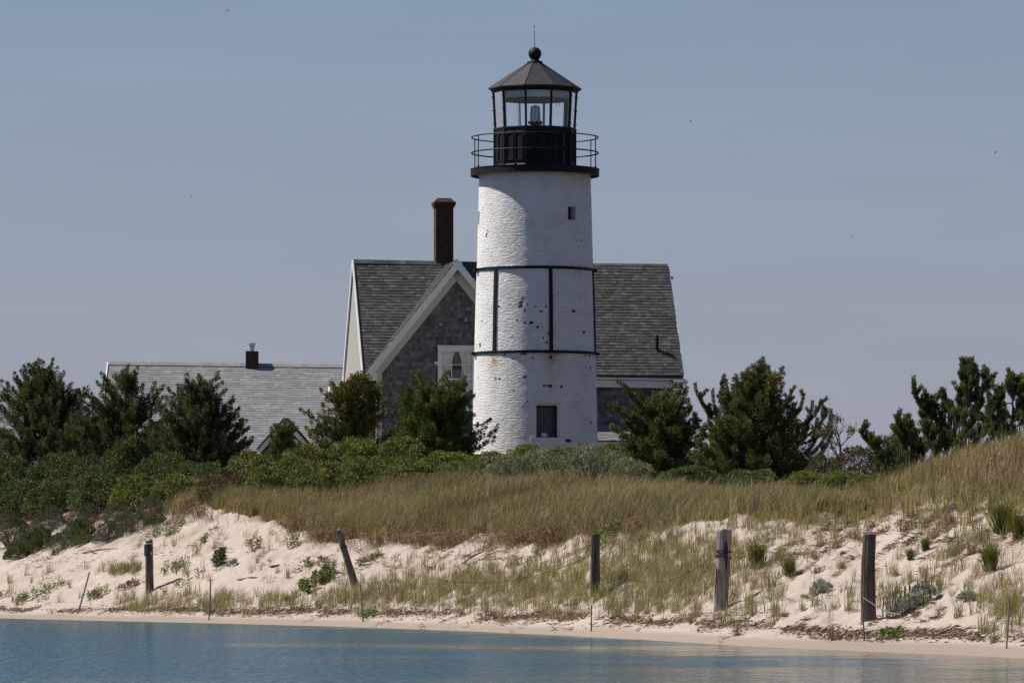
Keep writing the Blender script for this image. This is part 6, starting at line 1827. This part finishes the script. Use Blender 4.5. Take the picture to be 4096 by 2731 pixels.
for j, (px, py, w, h, pal, n, lab) in enumerate([
    (890, 2255, 125, 75, LD, 700, "dark green leafy bush on the sand right of the round brown post"),
    (725, 2280, 170, 55, LG, 420, "spreading leafy plant on the sand between the round brown post and the dark bush"),
    (735, 2335, 150, 30, LG, 200, "low trailing leafy plant below the spreading one"),
    (150, 2390, 260, 45, LG, 700, "long low mat of green leaves on the sand far left"),
    (390, 2395, 150, 45, LG, 420, "low mat of green leaves just right of the leaning left stake"),
    (515, 2345, 110, 30, LY, 260, "yellowish leafy mat just left of the round brown post"),
    (12, 2390, 40, 35, LG, 90, "small leafy plant at the very left edge"),
    (1265, 2345, 190, 58, LG, 2200, "feathery bright green plant mound left of the leaning post's foot"),
    (1225, 2270, 70, 32, LG, 120, "small leafy sprig left of the leaning post's middle"),
    (1310, 2250, 60, 30, LG, 120, "small leafy sprig touching the leaning post on its left"),
    (1445, 2262, 60, 35, LG, 120, "small leafy sprig right of the leaning post's middle"),
    (1495, 2240, 90, 40, LY, 200, "yellowing leafy plant right of the leaning post under the grass lip"),
    (1470, 2475, 90, 42, LG, 170, "thin leafy plant behind the stake in front of the leaning post"),
    (2415, 2170, 170, 70, LG, 800, "bright green bush behind the top of the dark post"),
    (2570, 2175, 45, 38, LG, 110, "small green sprig on the little sand mound right of the dark post"),
    (2140, 2235, 80, 40, LG, 150, "small leafy plant on the sand left of the dark post"),
    (3565, 2555, 110, 50, LG, 180, "small green plant in the wrack right of the tall black post"),
    (690, 2140, 110, 45, LG, 240, "leafy plant high on the left sand bank"),
    (800, 2190, 80, 45, LG, 160, "leafy sprig below the straw coloured grass overhang"),
    (228, 2215, 22, 26, LD, 60, "tiny dark sprig alone on the smooth left sand"),
    (1010, 2200, 90, 60, LG, 180, "trailing green plant below the meadow's left lip"),
    (1180, 2180, 80, 60, LG, 170, "trailing green plant under the grass lip left of the leaning post's top"),
    (1850, 2420, 60, 40, LG, 90, "small green plant in the grass below the sagging wire"),
    (610, 2150, 60, 40, LG, 90, "small leafy plant on the left bank above the round brown post"),
]):
    leafy_plant(px, py, w, h, lab, 300 + j, pal, n)

def silver_plant(px, py, w, h, label, seed, n=700, spikes=0):
    n = int(n * 1.4); SV = [(0.38, 0.41, 0.34), (0.31, 0.34, 0.28), (0.46, 0.47, 0.40), (0.24, 0.27, 0.21)]
    g = G1(px, py); pm = FPX / g.y; r = np.random.default_rng(seed); F = Fol(seed); W, Hh = w / 2 / pm, h / pm
    c = max(6, int(w / 8)); ca = r.normal(0, .45, (c, 2)) * (W, W * .7); i = r.integers(0, c, n); hh = Hh * np.clip(1 - (ca[:, 0] / W) ** 2 * .6, .35, 1)
    x, y = g.x + ca[i, 0], g.y + ca[i, 1]; q = unit(r.normal(size=(n, 3))); q[:, 2] = np.abs(q[:, 2])
    zc = zground(x, y) + hh[i] * r.uniform(.25, .8, n)
    pos = np.stack([x, y, zc], 1) + q * .03
    F.leaves(pos, q + np.array([[0, 0, .4]]), r.uniform(.05, .09, n), r.uniform(.02, .035, n), pick(r, SV, n, .2))
    root = thing("silver_beach_plant", g, label, "plant"); put("leaves", F.mesh("leaves", M['leaf']), root)
    if spikes:
        for k in range(spikes):
            a = Vector((g.x + r.uniform(-.95, .75) * W, g.y + r.uniform(-.5, .5) * W, 0)); a.z = float(zground(a.x, a.y))
            hz = r.uniform(1.05, 1.6) * Hh; m = MB()
            pts = [a + Vector((r.normal() * .012, r.normal() * .012, hz * t)) for t in np.linspace(0, 1, 7)]
            m.tube(pts, [.005] + [r.uniform(.006, .012) for _ in range(5)] + [.004], 5); m.build("seed_stalk", M['bark'], root, fix=False)
silver_plant(3640, 2450, 230, 85, "big silvery mound with dark dead flower stalks right of the tall black post", 401, 2200, 34)
silver_plant(3275, 2370, 115, 38, "flat silvery plant left of the tall black post", 402, 700)
silver_plant(3850, 2405, 75, 35, "small silvery plant right of the big silvery mound", 403, 350)
silver_plant(935, 2262, 60, 22, "tiny silvery plant at the right foot of the dark leafy bush", 404, 260)
silver_plant(2480, 2385, 110, 30, "silvery plant half hidden in grass right of the dark post", 405, 300)
